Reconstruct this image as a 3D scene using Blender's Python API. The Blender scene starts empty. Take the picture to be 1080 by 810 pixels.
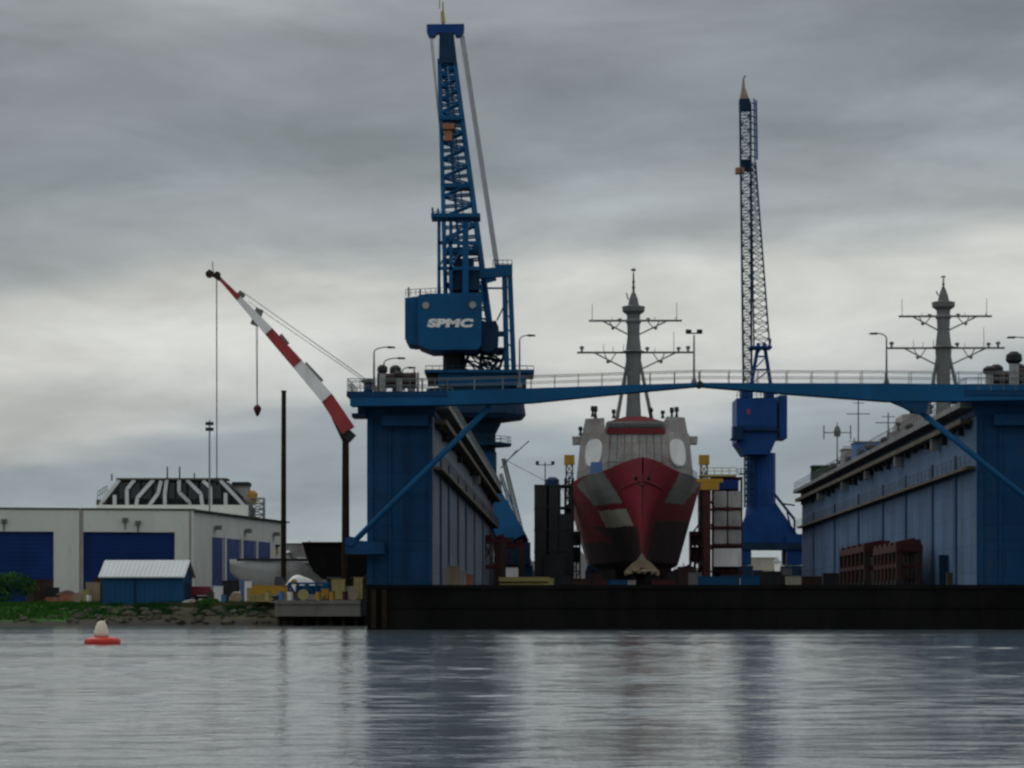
import bpy, math, random
from mathutils import Vector, Matrix
random.seed(7)
scene = bpy.context.scene
COL = scene.collection
F = 3220.0; HY = 640.0; CZ = 2.1      # pixels of a 1080-wide frame; horizon row; eye height

def P(px, py, D):
    return Vector(((px-540)/F*D, D, CZ-(py-HY)/F*D))
def zat(py, D): return CZ-(py-HY)/F*D
def srgb(r, g, b):
    f = lambda c: (c/12.92 if c <= .04045 else ((c+.055)/1.055)**2.4)
    return (f(r/255), f(g/255), f(b/255))

# ------------------------------------------------------------------ materials
def new_mat(name):
    m = bpy.data.materials.new(name); m.use_nodes = True
    nt = m.node_tree; return m, nt, nt.nodes['Principled BSDF']
def N(nt, typ, **kw):
    n = nt.nodes.new(typ)
    for k, v in kw.items(): setattr(n, k, v)
    return n
def paint(name, col, rough=.6, var=.25, scale=.6, stain=None, amt=0., zs=.12, metal=0., bump=.15, spec=.3, rust=0., seams=None, rth=.60, rcol=(.085, .04, .022)):
    """painted / weathered surface: large blotches, vertical streaks of a stain colour"""
    m, nt, b = new_mat(name); L = nt.links.new
    tc = N(nt, 'ShaderNodeTexCoord')
    mp = N(nt, 'ShaderNodeMapping'); mp.inputs['Scale'].default_value = (1, 1, zs)
    L(tc.outputs['Object'], mp.inputs['Vector'])
    n1 = N(nt, 'ShaderNodeTexNoise'); n1.inputs['Scale'].default_value = scale; n1.inputs['Detail'].default_value = 6
    n1.inputs['Roughness'].default_value = .65
    L(mp.outputs[0], n1.inputs['Vector'])
    n2 = N(nt, 'ShaderNodeTexNoise'); n2.inputs['Scale'].default_value = scale*.35; n2.inputs['Detail'].default_value = 4
    L(tc.outputs['Object'], n2.inputs['Vector'])
    r = N(nt, 'ShaderNodeMapRange'); r.inputs['From Min'].default_value = .3; r.inputs['From Max'].default_value = .7
    r.inputs['To Min'].default_value = 1-var; r.inputs['To Max'].default_value = 1+var
    L(n2.outputs[0], r.inputs[0])
    r1 = N(nt, 'ShaderNodeMapRange'); r1.inputs['From Min'].default_value = .3; r1.inputs['From Max'].default_value = .7
    r1.inputs['To Min'].default_value = 1-var*.6; r1.inputs['To Max'].default_value = 1+var*.6
    L(n1.outputs[0], r1.inputs[0])
    mu = N(nt, 'ShaderNodeMath', operation='MULTIPLY'); L(r.outputs[0], mu.inputs[0]); L(r1.outputs[0], mu.inputs[1])
    vm = N(nt, 'ShaderNodeVectorMath', operation='SCALE'); vm.inputs[0].default_value = col
    L(mu.outputs[0], vm.inputs['Scale'])
    out = vm.outputs[0]
    if stain:
        rr = N(nt, 'ShaderNodeMapRange'); rr.inputs['From Min'].default_value = .5; rr.inputs['From Max'].default_value = .72
        rr.inputs['To Max'].default_value = amt
        L(n1.outputs[0], rr.inputs[0])
        mx = N(nt, 'ShaderNodeMix', data_type='RGBA'); L(rr.outputs[0], mx.inputs[0]); L(out, mx.inputs[6])
        mx.inputs[7].default_value = (*stain, 1); out = mx.outputs[2]
    if rust:
        mp3 = N(nt, 'ShaderNodeMapping'); mp3.inputs['Scale'].default_value = (1, 1, .16); mp3.inputs['Location'].default_value = (3, 7, 1)
        L(tc.outputs['Object'], mp3.inputs['Vector'])
        n3 = N(nt, 'ShaderNodeTexNoise'); n3.inputs['Scale'].default_value = 1.5; n3.inputs['Detail'].default_value = 7; n3.inputs['Roughness'].default_value = .7
        L(mp3.outputs[0], n3.inputs['Vector'])
        r3 = N(nt, 'ShaderNodeMapRange'); r3.inputs['From Min'].default_value = rth; r3.inputs['From Max'].default_value = rth+.13; r3.inputs['To Max'].default_value = rust
        L(n3.outputs[0], r3.inputs[0])
        mx3 = N(nt, 'ShaderNodeMix', data_type='RGBA'); L(r3.outputs[0], mx3.inputs[0]); L(out, mx3.inputs[6]); mx3.inputs[7].default_value = (*rcol, 1); out = mx3.outputs[2]
    if seams:
        sp = N(nt, 'ShaderNodeSeparateXYZ'); L(tc.outputs['Object'], sp.inputs[0])
        cb_ = N(nt, 'ShaderNodeCombineXYZ'); L(sp.outputs[1 if seams[2] == 'y' else 0], cb_.inputs[0]); L(sp.outputs[2], cb_.inputs[1])
        bk = N(nt, 'ShaderNodeTexBrick'); bk.inputs['Scale'].default_value = 1; bk.inputs['Brick Width'].default_value = seams[0]; bk.inputs['Row Height'].default_value = seams[1]
        bk.inputs['Mortar Size'].default_value = .05; bk.inputs['Mortar Smooth'].default_value = .6
        bk.inputs['Color1'].default_value = (1, 1, 1, 1); bk.inputs['Color2'].default_value = (.86, .86, .86, 1); bk.inputs['Mortar'].default_value = (.62, .6, .6, 1)
        L(cb_.outputs[0], bk.inputs['Vector'])
        mx4 = N(nt, 'ShaderNodeMix', data_type='RGBA', blend_type='MULTIPLY'); mx4.inputs[0].default_value = 1; L(out, mx4.inputs[6]); L(bk.outputs[0], mx4.inputs[7]); out = mx4.outputs[2]
    L(out, b.inputs['Base Color'])
    b.inputs['Roughness'].default_value = rough; b.inputs['Metallic'].default_value = metal
    b.inputs['Specular IOR Level'].default_value = spec
    if bump:
        bp = N(nt, 'ShaderNodeBump'); bp.inputs['Strength'].default_value = bump; bp.inputs['Distance'].default_value = .05
        L(n1.outputs[0], bp.inputs['Height']); L(bp.outputs[0], b.inputs['Normal'])
    return m

RUST = (.10, .045, .02)
M = dict(
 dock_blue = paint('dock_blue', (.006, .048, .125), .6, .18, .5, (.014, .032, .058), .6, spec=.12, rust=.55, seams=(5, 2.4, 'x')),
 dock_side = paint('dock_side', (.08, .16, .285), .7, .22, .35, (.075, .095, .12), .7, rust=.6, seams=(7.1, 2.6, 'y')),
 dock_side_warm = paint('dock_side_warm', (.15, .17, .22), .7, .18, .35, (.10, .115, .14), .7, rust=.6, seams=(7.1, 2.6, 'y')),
 strip     = paint('strip_blue', (.035, .085, .17), .7, .3, .5),
 ledge     = paint('ledge_rust', (.10, .088, .06), .85, .35, .9, RUST, .5),
 ledge_pale= paint('ledge_pale', (.20, .21, .21), .8, .3, .9, (.1, .08, .05), .6),
 hull_black= paint('hull_black', (.006, .006, .006), .8, .35, .5, (.014, .011, .009), .5, rust=.2, spec=.1),
 crane_blue= paint('crane_blue', (.006, .078, .188), .55, .2, .5, (.01, .05, .12), .5, spec=.12, rust=.35),
 crane_navy= paint('crane_navy', (.008, .052, .195), .5, .2, .6, (.01, .03, .10), .5, spec=.12, rust=.35),
 crane_dark= paint('crane_dark', (.010, .035, .075), .6, .3, .8, (.01, .01, .012), .6, spec=.12),
 dark_steel= paint('dark_steel', (.018, .019, .021), .7, .3, 1.2),
 rope      = paint('rope_steel', (.30, .31, .32), .6, .1, 2., bump=0),
 rope_dark = paint('rope_dark', (.07, .075, .08), .6, .1, 2., bump=0),
 white     = paint('white_paint', (.80, .80, .77), .6, .1, 1., (.3, .28, .24), .35, rust=.25),
 wh_wall   = paint('warehouse_cladding', (.62, .64, .59), .7, .08, .3, (.42, .41, .36), .5, zs=.2, rust=.25),
 door_blue = paint('door_blue', (.008, .033, .14), .6, .15, .8, spec=.12),
 side_door = paint('side_door', (.055, .085, .24), .55, .2, .8),
 shed_blue = paint('shed_blue', (.012, .075, .17), .6, .15, .8, (.01, .04, .09), .5, spec=.12, rust=.3),
 shed_roof = paint('shed_roof', (.44, .49, .50), .45, .1, .6, (.4, .42, .44), .5),
 red_boom  = paint('red_boom', (.31, .035, .035), .5, .15, 1.),
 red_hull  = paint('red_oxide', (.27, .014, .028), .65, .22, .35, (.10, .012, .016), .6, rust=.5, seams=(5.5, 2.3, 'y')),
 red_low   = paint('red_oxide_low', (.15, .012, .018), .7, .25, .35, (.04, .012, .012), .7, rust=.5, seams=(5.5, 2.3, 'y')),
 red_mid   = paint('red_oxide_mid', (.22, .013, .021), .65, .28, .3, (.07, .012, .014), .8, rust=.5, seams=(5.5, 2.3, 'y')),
 boot      = paint('boot_black', (.032, .018, .018), .7, .3, .5, (.07, .04, .03), .5, rust=.5, seams=(5.5, 2.3, 'y')),
 primer    = paint('primer_grey', (.235, .24, .225), .75, .18, .5, (.13, .13, .12), .6, rust=.5, seams=(5.5, 2.3, 'y')),
 cream     = paint('primer_cream', (.38, .36, .28), .7, .15, .6),
 tan       = paint('tan_cover', (.27, .21, .145), .8, .2, 1.),
 ship_grey = paint('ship_grey', (.34, .335, .315), .65, .2, .5, (.22, .13, .12), .7, zs=.7, rust=.6, rth=.55, rcol=(.19, .05, .05), seams=(2.6, 1.9, 'x')),
 ship_dark = paint('ship_dark', (.13, .14, .14), .65, .25, .6, (.10, .04, .04), .4),
 mast_grey = paint('mast_grey', (.15, .16, .155), .65, .2, .6, (.09, .09, .085), .6),
 yellow    = paint('yellow_paint', (.42, .23, .02), .55, .2, 1., RUST, .3),
 pale_yel  = paint('pale_yellow', (.36, .31, .12), .7, .25, 1., (.2, .15, .05), .5),
 red_steel = paint('red_steel', (.06, .009, .011), .65, .25, 1., (.04, .01, .01), .6),
 concrete  = paint('concrete', (.20, .195, .17), .9, .2, .6, (.10, .095, .08), .7, zs=.4, spec=.04),
 asphalt   = paint('asphalt', (.075, .073, .068), .95, .25, .3, zs=1, spec=.04),
 timber    = paint('timber_pile', (.028, .02, .014), .9, .3, 1.5, (.012, .010, .008), .7, spec=.04),
 dirt      = paint('dirt', (.065, .062, .036), .95, .3, .4, (.028, .042, .016), .7, zs=1, spec=.04),
 mud       = paint('mud', (.05, .047, .038), .8, .25, .8, zs=1, spec=.04),
 stone     = paint('stone', (.085, .08, .06), .9, .35, .8, (.06, .065, .045), .7, zs=1, bump=.4, spec=.04),
 green     = paint('leaf_green', (.032, .10, .014), .8, .35, .6, zs=1, bump=0, spec=.04),
 dkgreen   = paint('leaf_dark', (.014, .05, .014), .8, .4, .6, zs=1, bump=0, spec=.04),
 trunk     = paint('bark', (.06, .045, .03), .9, .2, 2.),
 buoy_red  = paint('buoy_red', (.50, .035, .018), .5, .12, 2.),
 buoy_white= paint('buoy_white', (.70, .63, .50), .6, .15, 3., (.35, .25, .15), .5),
 glass     = paint('glass_dark', (.02, .025, .03), .15, .1, 1., bump=0, spec=.5),
 orange    = paint('orange_box', (.30, .13, .07), .7, .2, 1.),
 blue_tarp = paint('blue_tarp', (.06, .16, .36), .6, .2, 1.),
 grey_tank = paint('grey_panel', (.34, .34, .33), .6, .3, .7, (.12, .06, .05), .6, rust=.9),
 hull_white= paint('hull_white', (.50, .51, .51), .5, .2, .4, (.14, .14, .13), .6),
 brown_dk  = paint('brown_dark', (.04, .022, .017), .8, .3, 1.),
 red_truck = paint('red_truck', (.20, .02, .03), .4, .15, 1.),
 lamp_head = paint('lamp_head', (.35, .33, .28), .4, .1, 2., bump=0),
 deck_grey = paint('deck_grey', (.07, .07, .07), .9, .3, .5, zs=1),
)

# ------------------------------------------------------------------ mesh builder
class MB:
    def __init__(s): s.v = []; s.f = []; s.m = []
    def add(s, vs, fs, mi=0):
        o = len(s.v); s.v += [Vector(v) for v in vs]
        for f in fs: s.f.append(tuple(o+i for i in f)); s.m.append(mi)
        return s
    def hexa(s, p, mi=0):     # p: 4 bottom, 4 top (same winding)
        return s.add(p, [(3,2,1,0),(4,5,6,7),(0,1,5,4),(1,2,6,5),(2,3,7,6),(3,0,4,7)], mi)
    def box(s, x0, x1, y0, y1, z0, z1, mi=0):
        return s.hexa([(x0,y0,z0),(x1,y0,z0),(x1,y1,z0),(x0,y1,z0),(x0,y0,z1),(x1,y0,z1),(x1,y1,z1),(x0,y1,z1)], mi)
    def bar(s, a, b, w, h=None, w2=None, h2=None, mi=0):
        a = Vector(a); b = Vector(b); h = w if h is None else h; w2 = w if w2 is None else w2; h2 = h if h2 is None else h2
        d = (b-a)
        if d.length < 1e-6: return s
        d.normalize()
        up = Vector((0,1,0)) if abs(d.y) < .9 else Vector((0,0,1))
        x = d.cross(up).normalized(); y = x.cross(d).normalized()
        q = lambda c, ww, hh: [c-x*ww/2-y*hh/2, c+x*ww/2-y*hh/2, c+x*ww/2+y*hh/2, c-x*ww/2+y*hh/2]
        return s.hexa(q(a, w, h)+q(b, w2, h2), mi)
    def tube(s, a, b, r, r2=None, n=10, mi=0, cap=True):
        a = Vector(a); b = Vector(b); r2 = r if r2 is None else r2
        d = (b-a).normalized()
        up = Vector((0,0,1)) if abs(d.z) < .9 else Vector((1,0,0))
        x = d.cross(up).normalized(); y = d.cross(x).normalized()
        vs = []
        for c, rr in ((a, r), (b, r2)):
            for i in range(n):
                t = 2*math.pi*i/n; vs.append(c+x*rr*math.cos(t)+y*rr*math.sin(t))
        fs = [(i, (i+1) % n, n+(i+1) % n, n+i) for i in range(n)]
        if cap: fs += [tuple(range(n-1, -1, -1)), tuple(range(n, 2*n))]
        return s.add(vs, fs, mi)
    def path(s, pts, r, n=6, mi=0):
        for i in range(len(pts)-1): s.tube(pts[i], pts[i+1], r, n=n, mi=mi)
        return s
    def lathe(s, c, prof, n=20, mi=0):    # prof: (r, z) absolute z
        c = Vector(c); vs = []
        for r, z in prof:
            for i in range(n):
                t = 2*math.pi*(i+.5)/n; vs.append((c.x+r*math.cos(t), c.y+r*math.sin(t), z))
        fs = []
        for k in range(len(prof)-1):
            for i in range(n):
                j = (i+1) % n; fs.append((k*n+i, k*n+j, (k+1)*n+j, (k+1)*n+i))
        fs += [tuple(range(n-1, -1, -1)), tuple(range((len(prof)-1)*n, len(prof)*n))]
        return s.add(vs, fs, mi)
    def prism(s, pts, d, mi=0):           # pts: polygon of 3-D points, extruded by vector d
        n = len(pts); d = Vector(d); a = [Vector(p) for p in pts]
        return s.add(a+[p+d for p in a], [tuple(range(n)), tuple(range(2*n-1, n-1, -1))]+[(i, i+n, (i+1) % n+n, (i+1) % n) for i in range(n)], mi)
    def lattice(s, a, b, wa, wb, da, db, n, rc, rb, mi=0, side=Vector((1,0,0))):
        a = Vector(a); b = Vector(b); ax = (b-a).normalized()
        sx = (side-ax*side.dot(ax)).normalized(); sy = ax.cross(sx).normalized()
        def ring(t):
            c = a.lerp(b, t); w = wa+(wb-wa)*t; d = da+(db-da)*t
            return [c-sx*w/2-sy*d/2, c+sx*w/2-sy*d/2, c+sx*w/2+sy*d/2, c-sx*w/2+sy*d/2]
        R0, R1 = ring(0), ring(1)
        for i in range(4): s.tube(R0[i], R1[i], rc, n=6, mi=mi)
        # panel lengths follow the width
        ts = [0]; 
        for k in range(n): ts.append(ts[-1]+(wa+(wb-wa)*k/n))
        ts = [t/ts[-1] for t in ts]
        for k in range(n):
            p, q = ring(ts[k]), ring(ts[k+1])
            for i in range(4):
                j = (i+1) % 4
                s.tube(q[i], q[j], rb, n=4, mi=mi)
                if (k+i) % 2: s.tube(p[i], q[j], rb, n=4, mi=mi)
                else: s.tube(p[j], q[i], rb, n=4, mi=mi)
        return s
    def rail(s, a, b, h=1.1, n=10, r=.035, mid=True):
        a = Vector(a); b = Vector(b); up = Vector((0,0,1))
        s.tube(a+up*h, b+up*h, r, n=5)
        if mid: s.tube(a+up*h*.5, b+up*h*.5, r*.8, n=5)
        for i in range(n+1):
            c = a.lerp(b, i/n); s.tube(c, c+up*h, r, n=5)
        return s
    def sphere(s, c, rx, ry, rz, nu=12, nv=8, mi=0, jit=0.):
        c = Vector(c); vs = [c+Vector((0,0,-rz))]
        for j in range(1, nv):
            ph = math.pi*j/nv
            for i in range(nu):
                t = 2*math.pi*i/nu; k = 1+random.uniform(-jit, jit)
                vs.append(c+Vector((rx*k*math.sin(ph)*math.cos(t), ry*k*math.sin(ph)*math.sin(t), -rz*k*math.cos(ph))))
        vs.append(c+Vector((0,0,rz)))
        fs = [(0, 1+(i+1) % nu, 1+i) for i in range(nu)]
        for j in range(nv-2):
            for i in range(nu):
                i2 = (i+1) % nu; o = 1+j*nu
                fs.append((o+i, o+i2, o+nu+i2, o+nu+i))
        o = 1+(nv-2)*nu; e = len(vs)-1
        fs += [(o+i, o+(i+1) % nu, e) for i in range(nu)]
        return s.add(vs, fs, mi)
    def build(s, name, mat, parent=None, origin=None, smooth=False):
        mats = mat if isinstance(mat, (list, tuple)) else [mat]
        me = bpy.data.meshes.new(name)
        if parent is not None: org = worg(parent)
        elif origin is not None: org = Vector(origin)
        else:
            org = Vector((sum(v.x for v in s.v)/len(s.v), sum(v.y for v in s.v)/len(s.v), min(v.z for v in s.v)))
        me.from_pydata([v-org for v in s.v], [], s.f)
        for k in mats: me.materials.append(M[k] if isinstance(k, str) else k)
        me.polygons.foreach_set('material_index', s.m)
        if smooth: me.polygons.foreach_set('use_smooth', [True]*len(s.f))
        me.update(); me.validate()
        import bmesh
        bm = bmesh.new(); bm.from_mesh(me); bmesh.ops.recalc_face_normals(bm, faces=bm.faces); bm.to_mesh(me); bm.free()
        o = bpy.data.objects.new(name, me); COL.objects.link(o)
        if parent is not None: o.parent = parent
        else: o.location = org
        return o
def worg(o):
    v = Vector(o.location)
    while o.parent: o = o.parent; v += o.location
    return v
def tag(o, label=None, cat=None, group=None, kind=None):
    if label: o['label'] = label
    if cat: o['category'] = cat
    if group: o['group'] = group
    if kind: o['kind'] = kind
    return o
def thing(name, label, cat, loc, group=None):
    o = bpy.data.objects.new(name, None); COL.objects.link(o); o.location = loc; o.empty_display_size = .5
    return tag(o, label, cat, group)
def struct(name, mb, mat, **k): return tag(mb.build(name, mat, origin=(0,0,0), **k), kind='structure')
def copy_tree(o, parent=None):
    c = o.copy(); COL.objects.link(c)
    if parent is not None: c.parent = parent
    for ch in [x for x in o.children]: copy_tree(ch, c)
    return c
def dup(o, delta, label, name=None, rotz=None):
    c = copy_tree(o); c.location = Vector(o.location)+Vector(delta); c['label'] = label
    if rotz is not None: c.rotation_euler.z = rotz
    return c

# ------------------------------------------------------------------ camera
cam = bpy.data.objects.new('camera', bpy.data.cameras.new('camera')); COL.objects.link(cam)
cam.location = (0, 0, CZ); cam.rotation_euler = (math.radians(90), 0, 0)
cam.data.sensor_width = 36; cam.data.lens = 36*F/1080; cam.data.shift_y = (HY-405)/1080
cam.data.clip_start = .5; cam.data.clip_end = 12000
cam.data.dof.use_dof = True; cam.data.dof.focus_distance = 9.0; cam.data.dof.aperture_fstop = 19
scene.camera = cam

# ------------------------------------------------------------------ world
w = bpy.data.worlds.new('World'); scene.world = w; w.use_nodes = True
nt = w.node_tree; nt.nodes.clear(); L = nt.links.new
SUN_EL, SUN_AZ = math.radians(48), math.radians(-25)       # azimuth from +Y towards +X
sky = N(nt, 'ShaderNodeTexSky', sky_type='NISHITA'); sky.sun_disc = False
sky.sun_elevation = SUN_EL; sky.sun_rotation = SUN_AZ; sky.air_density = 1.5; sky.dust_density = 3
tc = N(nt, 'ShaderNodeTexCoord'); sep = N(nt, 'ShaderNodeSeparateXYZ'); L(tc.outputs['Generated'], sep.inputs[0])
def mapping(sc, loc=(0,0,0)):
    mp = N(nt, 'ShaderNodeMapping'); mp.inputs['Scale'].default_value = sc; mp.inputs['Location'].default_value = loc
    L(tc.outputs['Generated'], mp.inputs[0]); return mp
def noise(sc, detail=5, rough=.55, dist=0., loc=(0,0,0)):
    n = N(nt, 'ShaderNodeTexNoise'); n.inputs['Scale'].default_value = 1; n.inputs['Detail'].default_value = detail
    n.inputs['Roughness'].default_value = rough; n.inputs['Distortion'].default_value = dist
    L(mapping(sc, loc).outputs[0], n.inputs['Vector']); return n
def math_(op, a, b, c=None):
    n = N(nt, 'ShaderNodeMath', operation=op)
    for i, x in enumerate([a, b, c]):
        if x is None: continue
        if isinstance(x, (int, float)): n.inputs[i].default_value = x
        else: L(x, n.inputs[i])
    return n.outputs[0]
warp = noise((5, 5, 20), 4, .55, .25, (3.1, 0, 1.7))
wv = math_('MULTIPLY', math_('SUBTRACT', warp.outputs[0], .5), .075)
# the cloud deck tilts a little across the view
tilt = math_('MULTIPLY', sep.outputs[0], -.10)
el = math_('ADD', math_('ADD', sep.outputs[2], wv), tilt)
ramp = N(nt, 'ShaderNodeValToRGB'); cr = ramp.color_ramp
stops = [(0, (172,180,186)), (.028, (164,175,180)), (.045, (143,156,165)), (.058, (150,162,170)), (.070, (188,192,192)), (.088, (205,207,205)),
         (.106, (199,201,198)), (.120, (164,171,174)), (.14, (146,153,159)), (.154, (125,135,141)), (.172, (128,135,142)),
         (.195, (137,143,149)), (.212, (160,166,171)), (.245, (203,207,209)), (.36, (215,218,220)), (.6, (212,215,217)), (1, (196,199,203))]
while len(cr.elements) > 1: cr.elements.remove(cr.elements[-1])
for i, (p, c) in enumerate(stops):
    e = cr.elements[0] if i == 0 else cr.elements.new(p)
    e.position = p; e.color = (*srgb(*c), 1)
L(el, ramp.inputs[0])
puff = noise((12, 12, 40), 7, .56, .35, (0.4, 2., 0))
pr = N(nt, 'ShaderNodeMapRange'); pr.inputs['From Min'].default_value = .32; pr.inputs['From Max'].default_value = .72
pr.inputs['To Min'].default_value = .80; pr.inputs['To Max'].default_value = 1.23; L(puff.outputs[0], pr.inputs[0])
sc_ = N(nt, 'ShaderNodeVectorMath', operation='SCALE'); L(ramp.outputs[0], sc_.inputs[0]); L(pr.outputs[0], sc_.inputs['Scale'])
sc2 = N(nt, 'ShaderNodeVectorMath', operation='SCALE'); L(sc_.outputs[0], sc2.inputs[0]); sc2.inputs['Scale'].default_value = 10.0
mix = N(nt, 'ShaderNodeMix', data_type='RGBA'); mix.inputs[0].default_value = .95
L(sky.outputs[0], mix.inputs[6]); L(sc2.outputs[0], mix.inputs[7])
bg = N(nt, 'ShaderNodeBackground'); bg.inputs['Strength'].default_value = .1; L(mix.outputs[2], bg.inputs[0])
wo = N(nt, 'ShaderNodeOutputWorld'); L(bg.outputs[0], wo.inputs[0])

sun = bpy.data.objects.new('sun', bpy.data.lights.new('sun', 'SUN')); COL.objects.link(sun)
sun.data.energy = .6; sun.data.angle = math.radians(25); sun.data.color = (1, .97, .92)
sd = Vector((math.sin(SUN_AZ)*math.cos(SUN_EL), math.cos(SUN_AZ)*math.cos(SUN_EL), math.sin(SUN_EL)))
sun.rotation_euler = sd.to_track_quat('Z', 'Y').to_euler()

# ------------------------------------------------------------------ water
def water_mat():
    m, nt, b = new_mat('water'); L = nt.links.new
    tc = N(nt, 'ShaderNodeTexCoord')
    def nz(sc, s, det, loc=(0,0,0), rough=.6):
        mp = N(nt, 'ShaderNodeMapping'); mp.inputs['Scale'].default_value = s; mp.inputs['Location'].default_value = loc
        L(tc.outputs['Object'], mp.inputs[0])
        n = N(nt, 'ShaderNodeTexNoise'); n.inputs['Scale'].default_value = sc; n.inputs['Detail'].default_value = det
        n.inputs['Roughness'].default_value = rough; n.inputs['Distortion'].default_value = .3
        L(mp.outputs[0], n.inputs['Vector']); return n.outputs[0]
    a = nz(1.1, (.55, 1., 1), 3); c = nz(.22, (.5, 1., 1), 3, (5, 3, 0)); d = nz(3.2, (.6, 1, 1), 3, (1, 9, 0))
    # wind patches: calmer and rougher lanes
    lane = nz(.02, (.35, 1.6, 1), 4, (2, 7, 0))
    lr = N(nt, 'ShaderNodeMapRange'); lr.inputs['From Min'].default_value = .35; lr.inputs['From Max'].default_value = .65
    lr.inputs['To Min'].default_value = .35; lr.inputs['To Max'].default_value = 1.; L(lane, lr.inputs[0])
    def mth(op, x, y):
        n = N(nt, 'ShaderNodeMath', operation=op)
        for i, q in enumerate((x, y)):
            if isinstance(q, (int, float)): n.inputs[i].default_value = q
            else: L(q, n.inputs[i])
        return n.outputs[0]
    h = mth('ADD', mth('ADD', mth('MULTIPLY', a, .030), mth('MULTIPLY', c, .02)), mth('MULTIPLY', d, .024))
    h = mth('MULTIPLY', h, lr.outputs[0])
    bp = N(nt, 'ShaderNodeBump'); bp.inputs['Strength'].default_value = 1; bp.inputs['Distance'].default_value = 1.0
    L(h, bp.inputs['Height']); L(bp.outputs[0], b.inputs['Normal'])
    b.inputs['Base Color'].default_value = (.08, .10, .105, 1); b.inputs['Roughness'].default_value = .10
    b.inputs['IOR'].default_value = 1.7; b.inputs['Specular IOR Level'].default_value = .5
    return m
M['water'] = water_mat()
import numpy as np
def make_water():
    rng = np.random.default_rng(4)
    xd = np.arange(-62, 62.01, .36); yd = np.arange(36, 282, .27)
    xs = np.concatenate([[-6000,-2000,-700,-300,-150,-95,-75], xd, [75,95,150,300,700,2000,6000]])
    ys = np.concatenate([[-400,-60,0,20,30], yd, [290,305,330,400,600,1200,3000,9000]])
    X, Y = np.meshgrid(xs, ys, indexing='ij')
    Z = np.zeros_like(X)
    for k in range(46):
        lam = .85*(2.7/.85)**rng.random(); th = math.radians(-84)+rng.normal(0, .52)
        kk = 2*math.pi/lam; amp = .0021*lam**.9*rng.uniform(.5, 1.3)
        Z += amp*np.sin(kk*(X*math.cos(th)+Y*math.sin(th))+rng.uniform(0, 6.28))
    G = np.zeros_like(X)
    for k in range(14):
        lam = rng.uniform(14, 70); th = math.radians(-80)+rng.normal(0, .5); kk = 2*math.pi/lam
        G += np.sin(kk*(X*math.cos(th)*.5+Y*math.sin(th))+rng.uniform(0, 6.28))
    G = np.clip(.72+G/10, .25, 1.3)
    fade = np.clip((70-np.abs(X))/8, 0, 1)*np.clip((Y-34)/3, 0, 1)*np.clip((284-Y)/8, 0, 1)
    Z = Z*G*fade
    nx, ny = X.shape
    me = bpy.data.meshes.new('water'); co = np.stack([X, Y, Z], -1).reshape(-1, 3).astype(np.float32)
    i, j = np.meshgrid(np.arange(nx-1), np.arange(ny-1), indexing='ij'); a = (i*ny+j).ravel()
    q = np.stack([a, a+ny, a+ny+1, a+1], -1).astype(np.int32)
    me.vertices.add(len(co)); me.vertices.foreach_set('co', co.ravel())
    me.loops.add(q.size); me.loops.foreach_set('vertex_index', q.ravel())
    me.polygons.add(len(q)); me.polygons.foreach_set('loop_start', np.arange(0, q.size, 4, dtype=np.int32))
    me.polygons.foreach_set('use_smooth', np.ones(len(q), dtype=bool))
    me.update(); me.validate(); me.materials.append(M['water'])
    o = bpy.data.objects.new('water', me); COL.objects.link(o); tag(o, kind='structure')
make_water()
struct('river_bed', MB().add([(-6000,-400,-4),(6000,-400,-4),(6000,9000,-4),(-6000,9000,-4)], [(0,1,2,3)]), 'mud')

# ------------------------------------------------------------------ dock frame
TH = math.atan(65/F); U = Vector((math.sin(TH), math.cos(TH), 0)); V = Vector((math.cos(TH), -math.sin(TH), 0))
D0 = 280.; O = Vector(((456-540)/F*D0, D0, 0)); LEN = 213.; W = 49.8; DECK = 4.1; TOP = 21.2; WT = 6.0
def K(a, b, z): return O+V*a+U*b+Vector((0,0,z))
def kbox(mb, a0, a1, b0, b1, z0, z1, mi=0):
    return mb.hexa([K(a0,b0,z0),K(a1,b0,z0),K(a1,b1,z0),K(a0,b1,z0),K(a0,b0,z1),K(a1,b0,z1),K(a1,b1,z1),K(a0,b1,z1)], mi)
def apx(px, b=0.):   # dock lateral coordinate for a picture column at depth b
    y = D0+b; x = (px-540)/F*y
    return (Vector((x, y, 0))-O).dot(V)

dock = thing('dry_dock', 'long blue floating dry dock with black pontoon and two high wing walls', 'dry dock', K(W/2, 0, 0))
mb = MB(); kbox(mb, -WT, W+WT, 0, LEN, -1.5, DECK)
for k in range(15):       # plate seams along the face, proud by a weld bead
    a = -WT+1.5+k*4.2; kbox(mb, a, a+.08, -.03, 0, .2, DECK-.2)
kbox(mb, -WT-.15, W+WT+.15, -.18, 0, DECK-.35, DECK+.02)       # rubbing strake
kbox(mb, -WT-.1, W+WT+.1, -.12, 0, 2.0, 2.2)
mb.build('pontoon', 'hull_black', dock)
for a in (-5.6, -4.6):
    m2 = MB(); kbox(m2, a, a+.45, -.45, -.19, .1, DECK-.4); m2.build('fender', 'timber', dock)

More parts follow.
